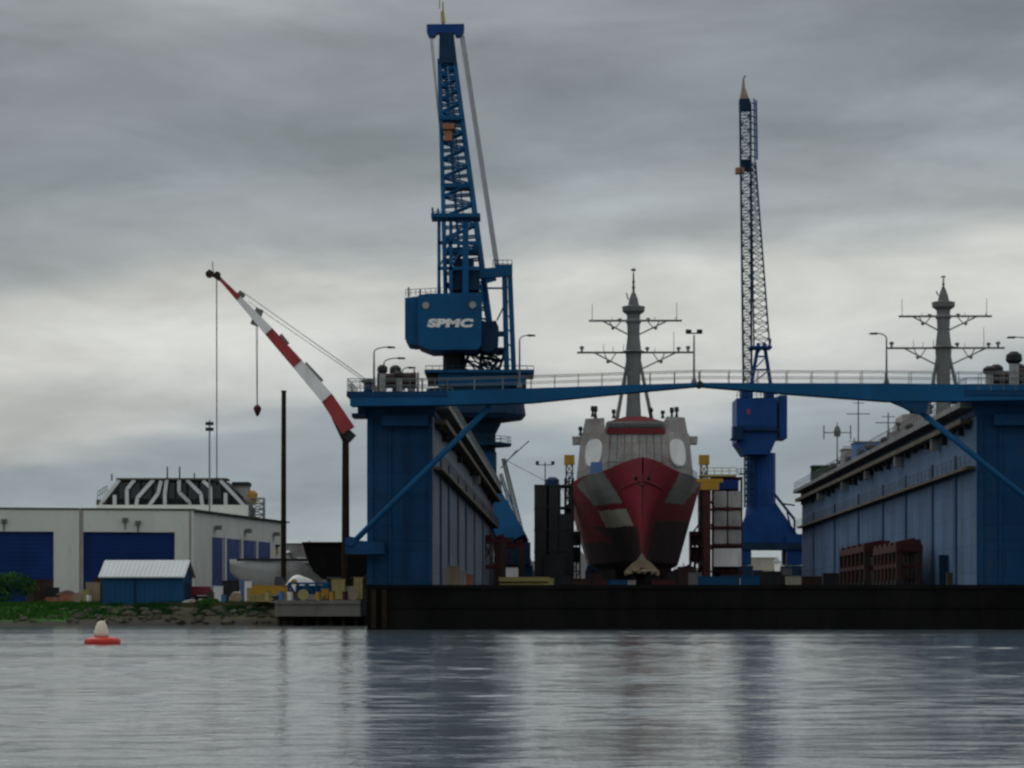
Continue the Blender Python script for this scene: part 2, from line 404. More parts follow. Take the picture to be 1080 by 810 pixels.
def wing(sgn, a0, a1, sidemat):
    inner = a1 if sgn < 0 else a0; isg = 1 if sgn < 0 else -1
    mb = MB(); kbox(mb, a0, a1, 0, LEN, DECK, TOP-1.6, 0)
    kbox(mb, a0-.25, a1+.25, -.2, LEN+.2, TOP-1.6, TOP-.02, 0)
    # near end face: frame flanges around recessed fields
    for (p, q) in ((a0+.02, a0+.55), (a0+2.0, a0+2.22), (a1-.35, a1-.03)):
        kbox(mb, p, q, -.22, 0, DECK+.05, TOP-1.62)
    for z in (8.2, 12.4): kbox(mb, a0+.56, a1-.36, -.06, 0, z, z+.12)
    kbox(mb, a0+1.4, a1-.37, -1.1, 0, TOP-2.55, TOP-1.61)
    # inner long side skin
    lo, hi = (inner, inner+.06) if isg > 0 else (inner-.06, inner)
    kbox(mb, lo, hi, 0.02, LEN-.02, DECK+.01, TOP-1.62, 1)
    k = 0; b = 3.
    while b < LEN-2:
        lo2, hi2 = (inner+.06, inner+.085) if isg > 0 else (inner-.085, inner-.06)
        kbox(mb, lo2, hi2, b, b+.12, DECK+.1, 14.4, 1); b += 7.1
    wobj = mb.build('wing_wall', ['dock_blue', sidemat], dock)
    def innerbox(name, mat, o0, o1, b0, b1, z0, z1, parent=wobj):
        m = MB(); x0, x1 = (inner+o0, inner+o1) if isg > 0 else (inner-o1, inner-o0)
        kbox(m, x0, x1, b0, b1, z0, z1); return m.build(name, mat, parent)
    innerbox('walkway_ledge', 'ledge', .1, .9, .5, LEN, 14.72, 15.0)
    innerbox('walkway_ledge', 'ledge_pale', .26, 1.5, .5, LEN, TOP-.85, TOP-.35)
    innerbox('walkway_ledge', 'ledge', .26, 1.2, 2.5, LEN, TOP-2.2, TOP-1.75)
    for b in [14, 33, 58, 83, 114, 150, 188]:
        innerbox('fender_strip', 'strip', .09, .25, b, b+1.7, DECK+.2, 14.5); innerbox('fender_strip', 'strip', .09, .25, b+.2, b+1.4, 15.1, TOP-4.6)
    random.seed(3)
    m = MB()
    b = 4
    while b < LEN-3:        # brackets and pipes hanging below the top walkway
        x0 = inner+isg*.12; x1 = inner+isg*.6
        h = random.uniform(.2, 1.1)
        m = MB(); kbox(m, min(x0,x1), max(x0,x1), b, b+random.uniform(.3, 1.3), TOP-2.2-h, TOP-2.22); m.build('bracket', 'dark_steel', wobj); b += random.uniform(3, 8)*(1 if sgn > 0 else 3)
    for b in ((27, 62, 97, 130, 170) if sgn > 0 else (110,)):
        x0 = inner+isg*.12; x1 = inner+isg*1.0
        m = MB(); kbox(m, min(x0,x1), max(x0,x1), b, b+1.0, TOP-3.4, TOP-2.25); m.build('lamp_box', 'ledge_pale', wobj)
    m = MB(); m.rail(K(inner+isg*1.3, 1, TOP-.3), K(inner+isg*1.3, LEN, TOP-.3), 1.15, 70, .04)
    m.rail(K(inner-isg*5.6, 1, TOP), K(inner-isg*5.6, LEN, TOP), 1.15, 60, .04)
    m.build('handrail', 'mast_grey', wobj)
    m = MB(); a = inner+isg*.95
    m.rail(K(a, 1, 15.0), K(a, LEN, 15.0), 1.0, 60, .03); m.build('handrail', 'ledge', wobj)
    return wobj
wl = wing(-1, -WT, 0, 'dock_side_warm')
wr = wing(1, W, W+WT, 'dock_side')
# roof platform over the near end of the left and right wall
for a0, a1 in ((apx(368), 1.5), (W-1.5, W+WT+1.6)):
    m = MB(); kbox(m, a0, a1, -3.2, 9, TOP, TOP+.45); kbox(m, a0+.8, a1-.5, -1.2, 8, TOP-.7, TOP-.01)
    pf = m.build('end_platform', 'dock_blue', dock)
    m = MB(); m.rail(K(a0+.1, -3.1, TOP+.45), K(a0+.1, 8.9, TOP+.45), 1.15, 8); m.rail(K(a0+.1, -3.1, TOP+.45), K(a1, -3.1, TOP+.45), 1.15, 8)
    m.rail(K(a0+.1, 8.9, TOP+.45), K(a1, 8.9, TOP+.45), 1.15, 8)
    m.build('handrail', 'mast_grey', pf)
# small lower bracket platform at the outer left
m = MB(); kbox(m, apx(372), -WT, -1.5, 2, zat(440, 279), zat(436, 279)); kbox(m, apx(378), -WT, -1.2, 1.8, zat(436, 279), TOP-.72)
m.build('bracket_platform', 'crane_dark', dock)

# folding gangway: two leaves meeting at mid span
def leaf(poly, railpx, bp=-3.1, th=2.2):
    pts = [K(apx(x, bp), bp, zat(y, D0+bp)) for x, y in poly]
    m = MB(); m.prism(pts, U*.25); m.prism([p+U*(th-.25) for p in pts], U*.25)
    # deck between the girders
    n = len(poly)//2; top = pts[:n]
    for i in range(len(top)-1):
        p, q = top[i], top[i+1]; dz = Vector((0,0,-.12))
        m.hexa([p+U*.26+dz*2, q+U*.26+dz*2, q+U*(th-.26)+dz*2, p+U*(th-.26)+dz*2, p+U*.26+dz, q+U*.26+dz, q+U*(th-.26)+dz, p+U*(th-.26)+dz])
    g = m.build('gangway_leaf', 'crane_blue', dock)
    r = MB()
    for off in (.12, th-.12):
        for i in range(len(top)-1):
            if top[i].x < railpx[0]: continue
            L_ = (top[i+1]-top[i]).length; r.rail(top[i]+U*off, top[i+1]+U*off, 1.12, max(2, int(L_/2.0)), .035)
    r.build('handrail', 'mast_grey', g)
    return g
leaf([(369,414.5),(470,412),(560,409.5),(660,406.3),(737.5,404), (737.5,407.3),(660,414.5),(560,424.5),(470,427),(369,428)], (-20,))
leaf([(738.5,404),(830,404.6),(935,405),(1010,406),(1104,407), (1104,422),(1010,423.5),(935,423.5),(830,415.5),(738.5,407.6)], (-20,))
m = MB(); hp = K(apx(738,-3), -3.3, zat(405.5, 277)); m.tube(hp, hp+U*2.6, .28, n=12); m.build('hinge_pin', 'dark_steel', dock)
# raking struts
m = MB(); m.tube(K(apx(373,-3), -2.6, zat(571,277)), K(apx(517,-3), -2.2, zat(428,277)), .27, n=14); m.build('raking_strut', 'crane_blue', dock, smooth=True)
m = MB(); m.tube(K(apx(958,-3), -2.2, zat(424,277)), K(apx(1110,-3), -2.6, zat(549,277)), .27, n=14); m.build('raking_strut', 'crane_blue', dock, smooth=True)
m = MB(); m.prism([K(apx(x), -3.0, zat(y,277)) for x, y in ((935,423.6),(975,423.6),(972,437),(960,436),(950,430))], U*1.6)
m.build('strut_gusset', 'dock_blue', dock)
m = MB(); m.prism([K(apx(x), -3.3, zat(y,277)) for x, y in ((366,570),(374,566),(380,570),(407,572),(407,584),(367,584))], U*3.2)
m.tube(K(apx(372), -3.6, zat(571,277)), K(apx(372), 0.1, zat(571,277)), .45, n=12)
m.build('strut_foot', 'dock_blue', dock)
m = MB(); m.prism([K(W+WT+1.4+x, -3.3, z) for x, z in ((0,7.2),(-2.2,7.2),(-2.2,8.3),(0,8.6))], U*3.2); m.build('strut_foot', 'dock_blue', dock)
# ladder on left end face, hatch
m = MB()
for a in (-2.5, -2.1): m.bar(K(a,-.3,DECK), K(a,-.3,TOP-1.7), .05)
for i in range(44): m.bar(K(-2.5,-.3,DECK+.35*i+.2), K(-2.1,-.3,DECK+.35*i+.2), .04)
m.build('ladder', 'crane_dark', dock)

# keel blocks, crates and yard clutter on the pontoon deck
def dpt(px, D, z): return Vector(((px-540)/F*D, D, z))

# ------------------------------------------------------------------ lamps
def lamp(px, y0, y1, D, arm, label, grp='lamp posts on the dry dock', double=False):
    b = P(px, y0, D); t = P(px, y1, D)
    r = thing('lamp_post', label, 'lamp post', b, grp)
    m = MB(); m.tube(b, Vector((b.x, b.y, t.z-.5)), .11, .07, n=8); m.lathe(b, [(.28, b.z), (.28, b.z+.12), (.14, b.z+.5)], 8)
    if arm:
        pts = [Vector((b.x, b.y, t.z-.5))]+[Vector((b.x+arm*(1-math.cos(a)), b.y, t.z-.5+.45*math.sin(a))) for a in (.4, .8, 1.2, 1.57)]
        m.path(pts, .06, 6); e = pts[-1]; m.build('pole', 'mast_grey', r)
        h = MB(); s = 1 if arm > 0 else -1
        h.hexa([e+Vector(q) for q in ((0,-.16,-.12),(s*.75,-.16,-.10),(s*.75,.16,-.10),(0,.16,-.12),(0,-.12,.08),(s*.65,-.1,.05),(s*.65,.1,.05),(0,.12,.08))])
        h.build('lamp_head', 'dark_steel', r)
    else:
        m.build('pole', 'mast_grey', r)
        h = MB(); e = Vector((b.x, b.y, t.z-.4))
        h.box(e.x-.75, e.x+.75, e.y-.12, e.y+.12, e.z, e.z+.1)
        for s in (-1, 1): h.box(e.x+s*.5-.25, e.x+s*.5+.25, e.y-.3, e.y+.2, e.z+.1, e.z+.38)
        h.build('lamp_head', 'dark_steel', r)
    return r
lamp(394.5, 412, 365.5, 281, 1.25, 'tall curved lamp post at the outer end of the left wing wall')
lamp(405, 412, 377, 286, 1.3, 'middle curved lamp post above the mooring gear, left wing wall')
lamp(424, 412, 387, 292, .6, 'short lamp post beside the mooring gear nearest the big crane')
lamp(548, 409, 353, 283, .75, 'lamp post on the gangway just beside the big blue crane')
lamp(732, 404, 347.5, 278.5, 0, 'twin headed lamp post at the middle hinge of the gangway')
lamp(935, 405, 351, 278.5, -.85, 'lamp post on the gangway left of the distant right mast')
lamp(1092, 407, 355, 281, -1.9, 'lamp post over the right wing wall, its arm reaching into view')

# ------------------------------------------------------------------ mooring winches / gear at wall tops
def winch(c, label, s=1.0, grp='mooring gear on the wing wall ends'):
    c = Vector(c); r = thing('mooring_winch', label, 'winch', c, grp)
    m = MB(); m.box(c.x-.9*s, c.x+.9*s, c.y-.8, c.y+.8, c.z, c.z+.2); m.build('bed_frame', 'dark_steel', r)
    for q in (-.75, .75):
        m = MB(); m.prism([c+Vector((q*s, y, z*s)) for y, z in ((-.7,.2),(.7,.2),(.35,1.5),(-.35,1.5))], Vector((.12*s,0,0))); m.build('side_frame', 'mast_grey', r)
    m = MB(); m.tube(c+Vector((-.7*s,0,1.0*s)), c+Vector((.7*s,0,1.0*s)), .5*s, n=14)
    m.tube(c+Vector((-.62*s,0,1.0*s)), c+Vector((-.55*s,0,1.0*s)), .72*s, n=14); m.tube(c+Vector((.55*s,0,1.0*s)), c+Vector((.62*s,0,1.0*s)), .72*s, n=14)
    m.build('drum', 'brown_dk', r)
    return r
def vent(c, h, rad, label, mat='ship_grey', grp='deck vents and bollards on the wing walls'):
    c = Vector(c); h *= 1.0 if c.y > 300 else (1.3 if c.x > 30 else 1.2); r = thing('deck_vent', label, 'vent', c, grp)
    m = MB(); m.lathe(c, [(rad*1.2, c.z), (rad*1.2, c.z+.1), (rad, c.z+.15), (rad, c.z+h*.7)], 10); m.build('trunk_pipe', mat, r)
    m = MB(); m.lathe(c, [(rad*1.1, c.z+h*.7+.02), (rad*1.7, c.z+h*.78), (rad*1.6, c.z+h*.92), (rad*.7, c.z+h)], 10); m.build('cowl', 'dark_steel', r)
    return r
T2 = TOP+.45
winch(K(apx(410,3),2,T2), 'small mooring winch beside the middle lamp post, left wing wall', 1.35)
winch(K(apx(427,4),4,T2), 'mooring winch with brown drum nearest the big crane, left wing wall', 1.5)
winch(K(apx(1057,3),3,T2), 'mooring winch on the right wing wall, the one nearer the mast', 1.5)
winch(K(apx(1078,3),2,T2), 'mooring winch on the right wing wall at the picture edge', 1.6)
vent(K(apx(404,1),0,T2), 2.2, .3, 'tall grey cowl vent in front of the winches, left wing wall')
vent(K(apx(417,5),5,T2), 2.5, .34, 'tallest dark capped vent between the two left winches')
vent(K(apx(421,0),0,T2), 1.7, .28, 'short grey vent between the two left winches')
vent(K(apx(433,6),6,T2), 1.8, .3, 'grey vent right of the winch nearest the big crane')
vent(K(apx(388,1),1,T2), 1.2, .4, 'squat dark vent near the outer rail of the left wing wall', 'dock_blue')
vent(K(apx(1042,2),2,T2), 2.0, .38, 'short grey vent first in the row on the right wing wall')
vent(K(apx(1049,5),5,T2), 2.3, .4, 'pale vent left of the tallest one, right wing wall')
vent(K(apx(1066,1),0,T2), 2.9, .45, 'tallest dark capped vent on the right wing wall')
vent(K(apx(1073,6),6,T2), 2.4, .4, 'pale vent between the two right winches')
# gear along the top of the right wall
def antenna(b, h, label, kind=0):
    r = thing('antenna_mast', label, 'antenna mast', K(*b), 'antenna masts along the right wing wall'); c = K(*b)
    m = MB(); m.tube(c, c+Vector((0,0,h)), .13, .08, n=7)
    m.build('pole', 'mast_grey', r)
    m = MB()
    if kind == 0:
        m.bar(c+Vector((-2.0,0,h*.82)), c+Vector((2.0,0,h*.82)), .14)
        for q in (-2.0, 2.0): m.tube(c+Vector((q,0,h*.7)), c+Vector((q,0,h*.95)), .1, n=6)
        m.lathe(c, [(.45, c.z+h*.75), (.55, c.z+h*.85), (.3, c.z+h*.93)], 10)
    else:
        m.bar(c+Vector((-1.6,0,h*.75)), c+Vector((1.6,0,h*.75)), .12); m.bar(c+Vector((-.8,0,h*.9)), c+Vector((.8,0,h*.9)), .1)
    m.build('cross_arm', 'mast_grey', r)
    return r
antenna((W+2.6, 178, TOP), 8.5, 'antenna mast with round pod, farthest on the right wing wall')
antenna((W+2.4, 142, TOP), 10., 'taller thin antenna mast behind the blue deck cabin', 1)
antenna((W+3.5, 160, TOP), 5.2, 'short antenna mast between the two taller ones', 1)
antenna((W+2.2, 100, TOP), 5.0, 'short antenna mast nearest the gangway on the right wing wall', 1)
def cabin(b, w_, l, h, label, mat):
    c = K(*b); r = thing('deck_cabin', label, 'cabin', c, 'cabins on the right wing wall')
    m = MB(); kbox(m, b[0]-w_/2, b[0]+w_/2, b[1], b[1]+l, b[2], b[2]+h); m.build('cabin_body', mat, r)
    m = MB(); kbox(m, b[0]-w_/2-.15, b[0]+w_/2+.15, b[1]-.15, b[1]+l+.15, b[2]+h+.003, b[2]+h+.16); m.build('cabin_roof', 'mast_grey', r)
    m = MB(); kbox(m, b[0]-w_/2+.3, b[0]-w_/2+1.1, b[1]-.04, b[1]-.003, b[2]+.02, b[2]+1.9); m.build('door', 'dark_steel', r)
cabin((W+2.6, 128, TOP), 3.6, 7, 2.8, 'blue deck cabin halfway along the right wing wall', 'blue_tarp')
cabin((W+2.4, 148, TOP), 3.0, 5, 2.9, 'grey deck cabin behind the blue one, right wing wall', 'ship_grey')
cabin((W+2.8, 205, TOP), 3.4, 5, 3.2, 'dark cabin at the far end of the right wing wall', 'dkgreen')
random.seed(11)
gearlab = ['squat grey vent by the blue deck cabin', 'slim vent behind the blue deck cabin', 'vent between the short antenna mast and the far cabin',
 'vent nearest the far dark cabin', 'vent just beyond the short near antenna mast', 'dark capped vent closest below the gangway, right wing wall',
 'vent between the near antenna mast and the blue cabin', 'brown stained vent beside the far antenna mast']
for q, bb in zip(gearlab, (124, 139, 168, 196, 108, 80, 92, 184)):
    vent(K(W+2.0+random.uniform(-.4, 1.2), bb, TOP), random.uniform(1.6, 3.0), random.uniform(.3, .5), q, random.choice(['mast_grey', 'crane_dark', 'brown_dk']))

# ------------------------------------------------------------------ text
def text_mesh(txt, name, mat, parent, center, width, height, shear=0.):
    cu = bpy.data.curves.new('txt', 'FONT'); cu.body = txt; cu.extrude = .02; cu.offset = .062; cu.shear = shear; cu.space_character = 1.05
    to = bpy.data.objects.new('txt', cu); COL.objects.link(to)
    dg = bpy.context.evaluated_depsgraph_get(); dg.update()
    me = bpy.data.meshes.new_from_object(to.evaluated_get(dg))
    bpy.data.objects.remove(to)
    xs = [v.co.x for v in me.vertices]; ys = [v.co.y for v in me.vertices]
    sx = width/(max(xs)-min(xs)); sy = height/(max(ys)-min(ys)); cx = (max(xs)+min(xs))/2; cy = (max(ys)+min(ys))/2
    org = worg(parent)
    for v in me.vertices:
        x, y, z = v.co; v.co = Vector(center)+Vector(((x-cx)*sx, -z*1.5, (y-cy)*sy))-org
    me.materials.clear(); me.materials.append(M[mat])
    o = bpy.data.objects.new(name, me); COL.objects.link(o); o.parent = parent
    return o

# ------------------------------------------------------------------ big left crane (D about 515)
DL = 515.; s_ = DL/F
def Q(px, py, dd=0.): return P(px, py, DL+dd)
def slab(m, x0, x1, y0, y1, d0, d1, mi=0):       # picture rectangle at depth range
    a = Q(x0, y1, 0); b = Q(x1, y0, 0)
    return m.box(a.x, b.x, DL+d0, DL+d1, a.z, b.z, mi)
crane = thing('shipyard_crane', 'tallest blue luffing crane with lettered machine house, left of the ship', 'crane', (Q(503, 612).x, DL, DECK), 'blue luffing cranes')
cx = Q(503, 500).x
m = MB()
m.lathe((cx, DL, 0), [(20*s_, zat(574,DL)), (19.5*s_, zat(500,DL)), (20*s_, zat(458,DL)), (26*s_, zat(446,DL)), (48*s_, zat(443,DL)), (52*s_, zat(438,DL)), (50*s_, zat(424,DL)), (54*s_, zat(411,DL))], 24)
m.lathe((cx, DL, 0), [(36*s_, zat(471,DL)), (37*s_, zat(468,DL)), (20*s_, zat(466,DL))], 24)
m.build('column', 'crane_dark', crane)
m = MB(); m.lathe((cx, DL, 0), [(19.8*s_, zat(574,DL)), (21*s_, zat(565,DL)), (21*s_, zat(478,DL)), (19.8*s_, zat(476,DL))], 24); m.build('column_sleeve', 'crane_blue', crane)
m = MB(); 
for i in range(16):
    t = 2*math.pi*i/16; c = Vector((cx+35.5*s_*math.cos(t), DL+35.5*s_*math.sin(t), zat(468,DL))); t2 = 2*math.pi*(i+1)/16
    c2 = Vector((cx+35.5*s_*math.cos(t2), DL+35.5*s_*math.sin(t2), zat(468,DL))); m.rail(c, c2, 1.1, 1, .05)
m.build('handrail', 'crane_dark', crane)
for sx in (-1, 1):
    for sy in (-1, 1):
        m = MB()
        a = Vector((cx+sx*9*s_, DL+sy*1.5, zat(512,DL))); b = Vector((cx+sx*40*s_, DL+sy*7, zat(574,DL)))
        m.bar(a, b, 3.6, 2.6, 4.6, 2.8); m.build('portal_leg', 'crane_blue', crane)
        m = MB(); m.box(b.x-3.3, b.x+2.6, b.y-1.6, b.y+1.6, zat(596,DL), zat(573,DL)); m.box(b.x-4.2, b.x+3.0, b.y-1.1, b.y+1.1, DECK+.9, zat(597,DL))
        for q in (-3.4, -1.2, 1.0, 2.6): m.tube((b.x+q, b.y-.6, DECK+.5), (b.x+q, b.y+.6, DECK+.5), .5, n=12)
        m.build('bogie', 'crane_dark', crane)
m = MB(); m.box(cx-38*s_, cx+38*s_, DL-8.2, DL-6.2, zat(580,DL), zat(568,DL)); m.box(cx-38*s_, cx+38*s_, DL+6.2, DL+8.2, zat(580,DL), zat(568,DL)); m.build('portal_beam', 'crane_dark', crane)
# platform on top of the portal column
m = MB(); slab(m, 463, 555, 396, 410, -7, 7); slab(m, 449, 563, 394, 396.5, -8, 8); plat = m.build('platform', 'crane_blue', crane)
m = MB(); m.rail(Q(449,394,-8), Q(563,394,-8), 1.3, 16, .05); m.rail(Q(449,394,8), Q(563,394,8), 1.3, 16, .05)
m.build('handrail', 'crane_dark', plat)
m = MB(); m.lathe((Q(479,0).x, DL, 0), [(13*s_, zat(396,DL)), (12*s_, zat(392,DL)), (12*s_, zat(372,DL)), (16*s_, zat(366,DL))], 20)
slab(m, 452, 468, 397, 409, -6, -3); m.build('slew_neck', 'dark_steel', crane)
m = MB(); m.lattice(Q(500,394,0), Q(512,372,0), 4, 5, 4, 4, 3, .22, .12); m.lattice(Q(515,394,2), Q(520,370,2), 3, 4, 4, 4, 3, .2, .12); m.build('stair_tower', 'crane_dark', crane)
# machine house
def outline(pts, dd): return [Q(x, y, dd) for x, y in pts]
m = MB(); m.prism(outline([(441,311.5),(450,309.5),(507,308.5),(507.8,312),(507.5,364),(503,368.5),(455,369),(441,363.5)], -10), Vector((0,13,0)))
m.prism(outline([(427,314),(441.2,312.4),(441.2,362.8),(437,363),(430,362),(427,357)], -8.4), Vector((0,11,0)))
house = m.build('machine_house', 'crane_blue', crane)
m = MB(); m.tube(Q(449,322,-10.02), Q(449,322,-10.3), .58, n=16); m.build('floodlight', 'lamp_head', house)
m = MB(); m.tube(Q(498.5,321.5,-10.02), Q(498.5,321.5,-10.3), .58, n=16); m.build('floodlight', 'lamp_head', house)
text_mesh('SPMC', 'lettering', 'white', house, Q(475, 340.7, -10.05), 48*s_, 9.0*s_, .12)
m = MB()
for x, y in ((431,303), (443,305), (462,300)): m.tube(Q(x,313,-5), Q(x,y,-5), .16, n=6)
m.rail(Q(428,312.5,-8), Q(470,310.5,-9), 1.1, 8, .05); m.build('roof_rail', 'crane_dark', house)
m = MB(); m.prism(outline([(508,340),(523,338),(526,345),(525,366),(516,371),(508,370)], -6), Vector((0,9,0))); slab(m, 512, 533, 369, 371.5, -5, 5)
slab(m, 520, 532, 351, 353.5, -3, 3); m.build('winch_room', 'crane_dark', crane)
m = MB(); slab(m, 474, 506, 285, 309.5, -6, 2); slab(m, 479, 500, 276, 285, -5, 1); m.build('machinery_block', 'crane_dark', crane)
# service tower in front of jib
m = MB()
for x in (463, 475.5, 491): m.bar(Q(x,310,-7), Q(x,233,-7), .55 if x != 491 else 1.0); m.bar(Q(x,310,-3), Q(x,233,-3), .4)
for y in (256, 283): m.bar(Q(462,y,-7), Q(506,y,-7), .55)
for a, b in (((463,283),(475,256)), ((475,256),(491,233)), ((475,283),(491,256))): m.bar(Q(*a,-7), Q(*b,-7), .25)
slab(m, 456, 507, 231.5, 235.5, -8.5, -2); m.bar(Q(457,232,-8), Q(456,219,-8), .35); m.bar(Q(462.5,232,-8), Q(462,220,-8), .35); m.rail(Q(456,231.5,-8.4), Q(476,231.5,-8.4), 1.3, 4, .06)
m.build('service_tower', 'crane_blue', crane)
# jib
foot, head = Q(494,348,-1), Q(471.5,66,18)
m = MB(); m.lattice(foot, head, 46*s_, 16.5*s_, 6, 2.4, 30, .42, .17); m.bar(foot.lerp(head,.1)+Vector((-.6,0,0)), head+Vector((-.3,0,0)), .5); m.bar(foot.lerp(head,.1)+Vector((.9,0,0)), head+Vector((.3,0,0)), .22); m.build('jib', 'crane_blue', crane)
m = MB(); m.prism(outline([(462.8,68),(463.3,34),(478.5,34),(482.3,68),(476,66),(468,66)], 16), Vector((0,3.2,0))); m.build('jib_head', 'crane_dark', crane)
for y in (128, 200, 268):
    t = (348-y)/(348-66); c = foot.lerp(head, t); wd = (46+(16.5-46)*t)*s_
    m = MB(); m.box(c.x-wd/2-.3, c.x+wd/2+.3, c.y-2.6, c.y+2.6, c.z-.35, c.z+.35); m.build('jib_walkway', 'crane_blue', crane)
m = MB(); m.prism(outline([(450,25.5),(489.5,25),(489.5,32),(487,38),(481,38),(479,34),(461,34.5),(458,38.5),(452,38),(450,33)], 16.5), Vector((0,2.2,0))); m.build('sheave_beam', 'crane_navy', crane)
m = MB(); m.tube(Q(467.5,25,17), Q(467,2,17), .22, .12, n=8); slab(m, 465, 470, 8, 11, 16.6, 17.4); m.tube(Q(463.5,9,17), Q(463.8,0,17), .1, n=6); m.tube(Q(467.5,24,17), Q(466.5,12,17), .4, .3, n=8); m.build('beacon_pole', 'pale_yel', crane)
m = MB(); slab(m, 465.5, 478, 121, 127, 9, 12); slab(m, 467, 475.5, 128, 139, 9.5, 12); m.build('floodlight_box', ['orange'], crane)
# A-frame
m = MB()
for dd in (-4, 4):
    m.bar(Q(532,284,dd), Q(534.5,395,dd), .9); m.bar(Q(537.5,284,dd), Q(542,395,dd), .85)
    m.bar(Q(505,289,dd), Q(540,286,dd), 1.6); m.bar(Q(512,296,dd), Q(523,293,dd), .9)
    for y in range(300, 392, 15): m.bar(Q(532.3,y,dd), Q(539+ (y-284)*.03, y+7,dd), .22)
    m.bar(Q(507,300,dd), Q(520,372,dd), .55); m.bar(Q(513,318,dd), Q(524,372,dd), .4)
    m.bar(Q(513,304,dd), Q(533,304,dd), .3); m.bar(Q(520,352,dd), Q(534,352,dd), .4); m.bar(Q(524,338,dd), Q(532,322,dd), .25)
slab(m, 522, 540.5, 282, 286.5, -4.5, 4.5)
for y in (320, 352, 385): m.bar(Q(533,y,-4), Q(533,y,4), .4)
m.build('a_frame', 'crane_blue', crane)
m = MB(); m.rail(Q(520,282,-4.4), Q(540,282,-4.4), 1.2, 4, .06); m.build('handrail', 'crane_dark', crane)
m = MB()
for k in range(6): m.tube(Q(485.2+k*.85,38,17), Q(522.2+k*.85,281,-2+k*.6), .10, n=5)
for k in range(3): m.tube(Q(453.5+k*1.2,38,17), Q(465.0+k*.6,150,12), .07, n=5)
m.build('wire_rope', 'rope', crane)

# ------------------------------------------------------------------ right crane (D 620)
DR = 620.; r_ = DR/F
def R(px, py, dd=0.): return P(px, py, DR+dd)
def rslab(m, x0, x1, y0, y1, d0, d1):
    a = R(x0, y1); b = R(x1, y0); return m.box(a.x, b.x, DR+d0, DR+d1, a.z, b.z)
c2 = thing('shipyard_crane', 'farther navy blue crane with slender jib, between ship and right wall', 'crane', (R(803,600).x, DR, DECK), 'blue luffing cranes')
rx = R(802.5, 500).x
m = MB(); m.lathe((rx, DR, 0), [(19*r_, zat(574,DR)), (17*r_, zat(545,DR)), (15.6*r_, zat(535,DR)), (15.4*r_, zat(478,DR))], 22); m.build('column', 'crane_navy', c2)
m = MB(); m.lattice(R(790,535,-4), R(790,478,-4), 9*r_, 9*r_, 2, 2, 9, .12, .08); m.rail(R(778,500,-4), R(792,500,-4), 1.1, 4, .06); rslab(m, 778, 792, 500, 501.5, -4.5, -3); m.build('stair_tower', 'crane_dark', c2)
m = MB(); m.prism([R(x,y,-5) for x, y in ((786,545),(818,530),(836,556),(849,575),(849,580),(783,580),(783,552))], Vector((0,1.2,0))); m.build('portal_frame', 'crane_navy', c2)
m = MB(); m.prism([R(x,y,4) for x, y in ((786,545),(818,530),(836,556),(849,575),(849,580),(783,580),(783,552))], Vector((0,1.2,0))); m.build('portal_frame', 'crane_navy', c2)
m = MB(); rslab(m, 770, 850, 573, 580, -6.5, 6.5); m.build('portal_beam', 'crane_dark', c2)
for x in (771, 827):
    for dd in (-6, 3):
        m = MB(); rslab(m, x, x+19, 564 if x > 800 else 578, 596, dd, dd+3); m.build('portal_leg', 'crane_navy', c2)
        m = MB(); a = R(x, 600); m.box(a.x-.3, a.x+4, DR+dd, DR+dd+2.6, DECK, zat(597,DR)); m.build('bogie', 'crane_dark', c2)
m = MB(); 
for dd in (-5.5, 4): m.bar(R(816,520,dd), R(838,548,dd), .5); m.bar(R(838,548,dd), R(838,568,dd), .4); m.bar(R(824,531,dd), R(838,533,dd), .3); m.bar(R(830,540,dd), R(834,556,dd), .3)
m.build('stair_frame', 'crane_dark', c2)
m = MB(); m.prism([R(x,y,-7) for x, y in ((777,420),(819,419),(819,463),(812,479),(786,479),(777,466))], Vector((0,13,0)))
hs = m.build('machine_house', 'crane_navy', c2)
m = MB(); rslab(m, 819.2, 827.5, 419, 464, -6, 5); rslab(m, 781, 793, 408, 420, -3, 3); rslab(m, 806, 813, 411, 419, -4, 2); m.build('counterweight', 'crane_navy', hs)
m = MB(); rslab(m, 770, 780, 452, 464, -8.5, -4); rslab(m, 768.5, 782, 464, 466, -9, -3.5); m.build('operator_cab', 'crane_dark', hs)
m = MB(); m.rail(R(777,420,-7), R(819,419,-7), 1.2, 10, .06); m.rail(R(777,455,-7.6), R(819,455,-7.6), 1.2, 10, .06); rslab(m, 777, 820, 455, 456.5, -8, -7); m.build('handrail', 'crane_dark', hs)
m = MB(); m.box(R(785,0).x, R(788,0).x, DR-7.12, DR-7.02, zat(439,DR), zat(434,DR)); m.build('sign_plate', 'red_boom', hs)
m = MB()
for dd in (-3, 3):
    m.bar(R(790,420,dd), R(800,362,dd*.4), .7); m.bar(R(815,420,dd), R(806,362,dd*.4), .7)
    for y, e in ((405,0),(390,1),(376,0)):
        t = (420-y)/58; xa = 790+10*t; xb = 815-9*t; m.bar(R(xa,y,dd), R(xb,y,dd), .35); m.bar(R(xa,y,dd), R(815-9*(t+.25),y-14,dd), .25)
rslab(m, 790, 813, 366, 368.2, -3, 3); m.bar(R(812,367), R(813,357), .25); m.bar(R(793,367), R(793,361), .25)
m.build('a_frame', 'crane_navy', c2)
m = MB(); m.lattice(R(788.5,420,-2), R(786,112,20), 8.5*r_, 11.5*r_, 1.8, 1.8, 46, .17, .085); m.build('jib', 'crane_dark', c2)
m = MB(); m.prism([R(x,y,19) for x, y in ((780,116),(780,104),(791,104),(792.5,116))], Vector((0,2.4,0))); m.prism([R(x,y,17) for x, y in ((781.5,168),(791,168),(791,180),(783,180))], Vector((0,2,0))); m.build('jib_head', 'crane_dark', c2)
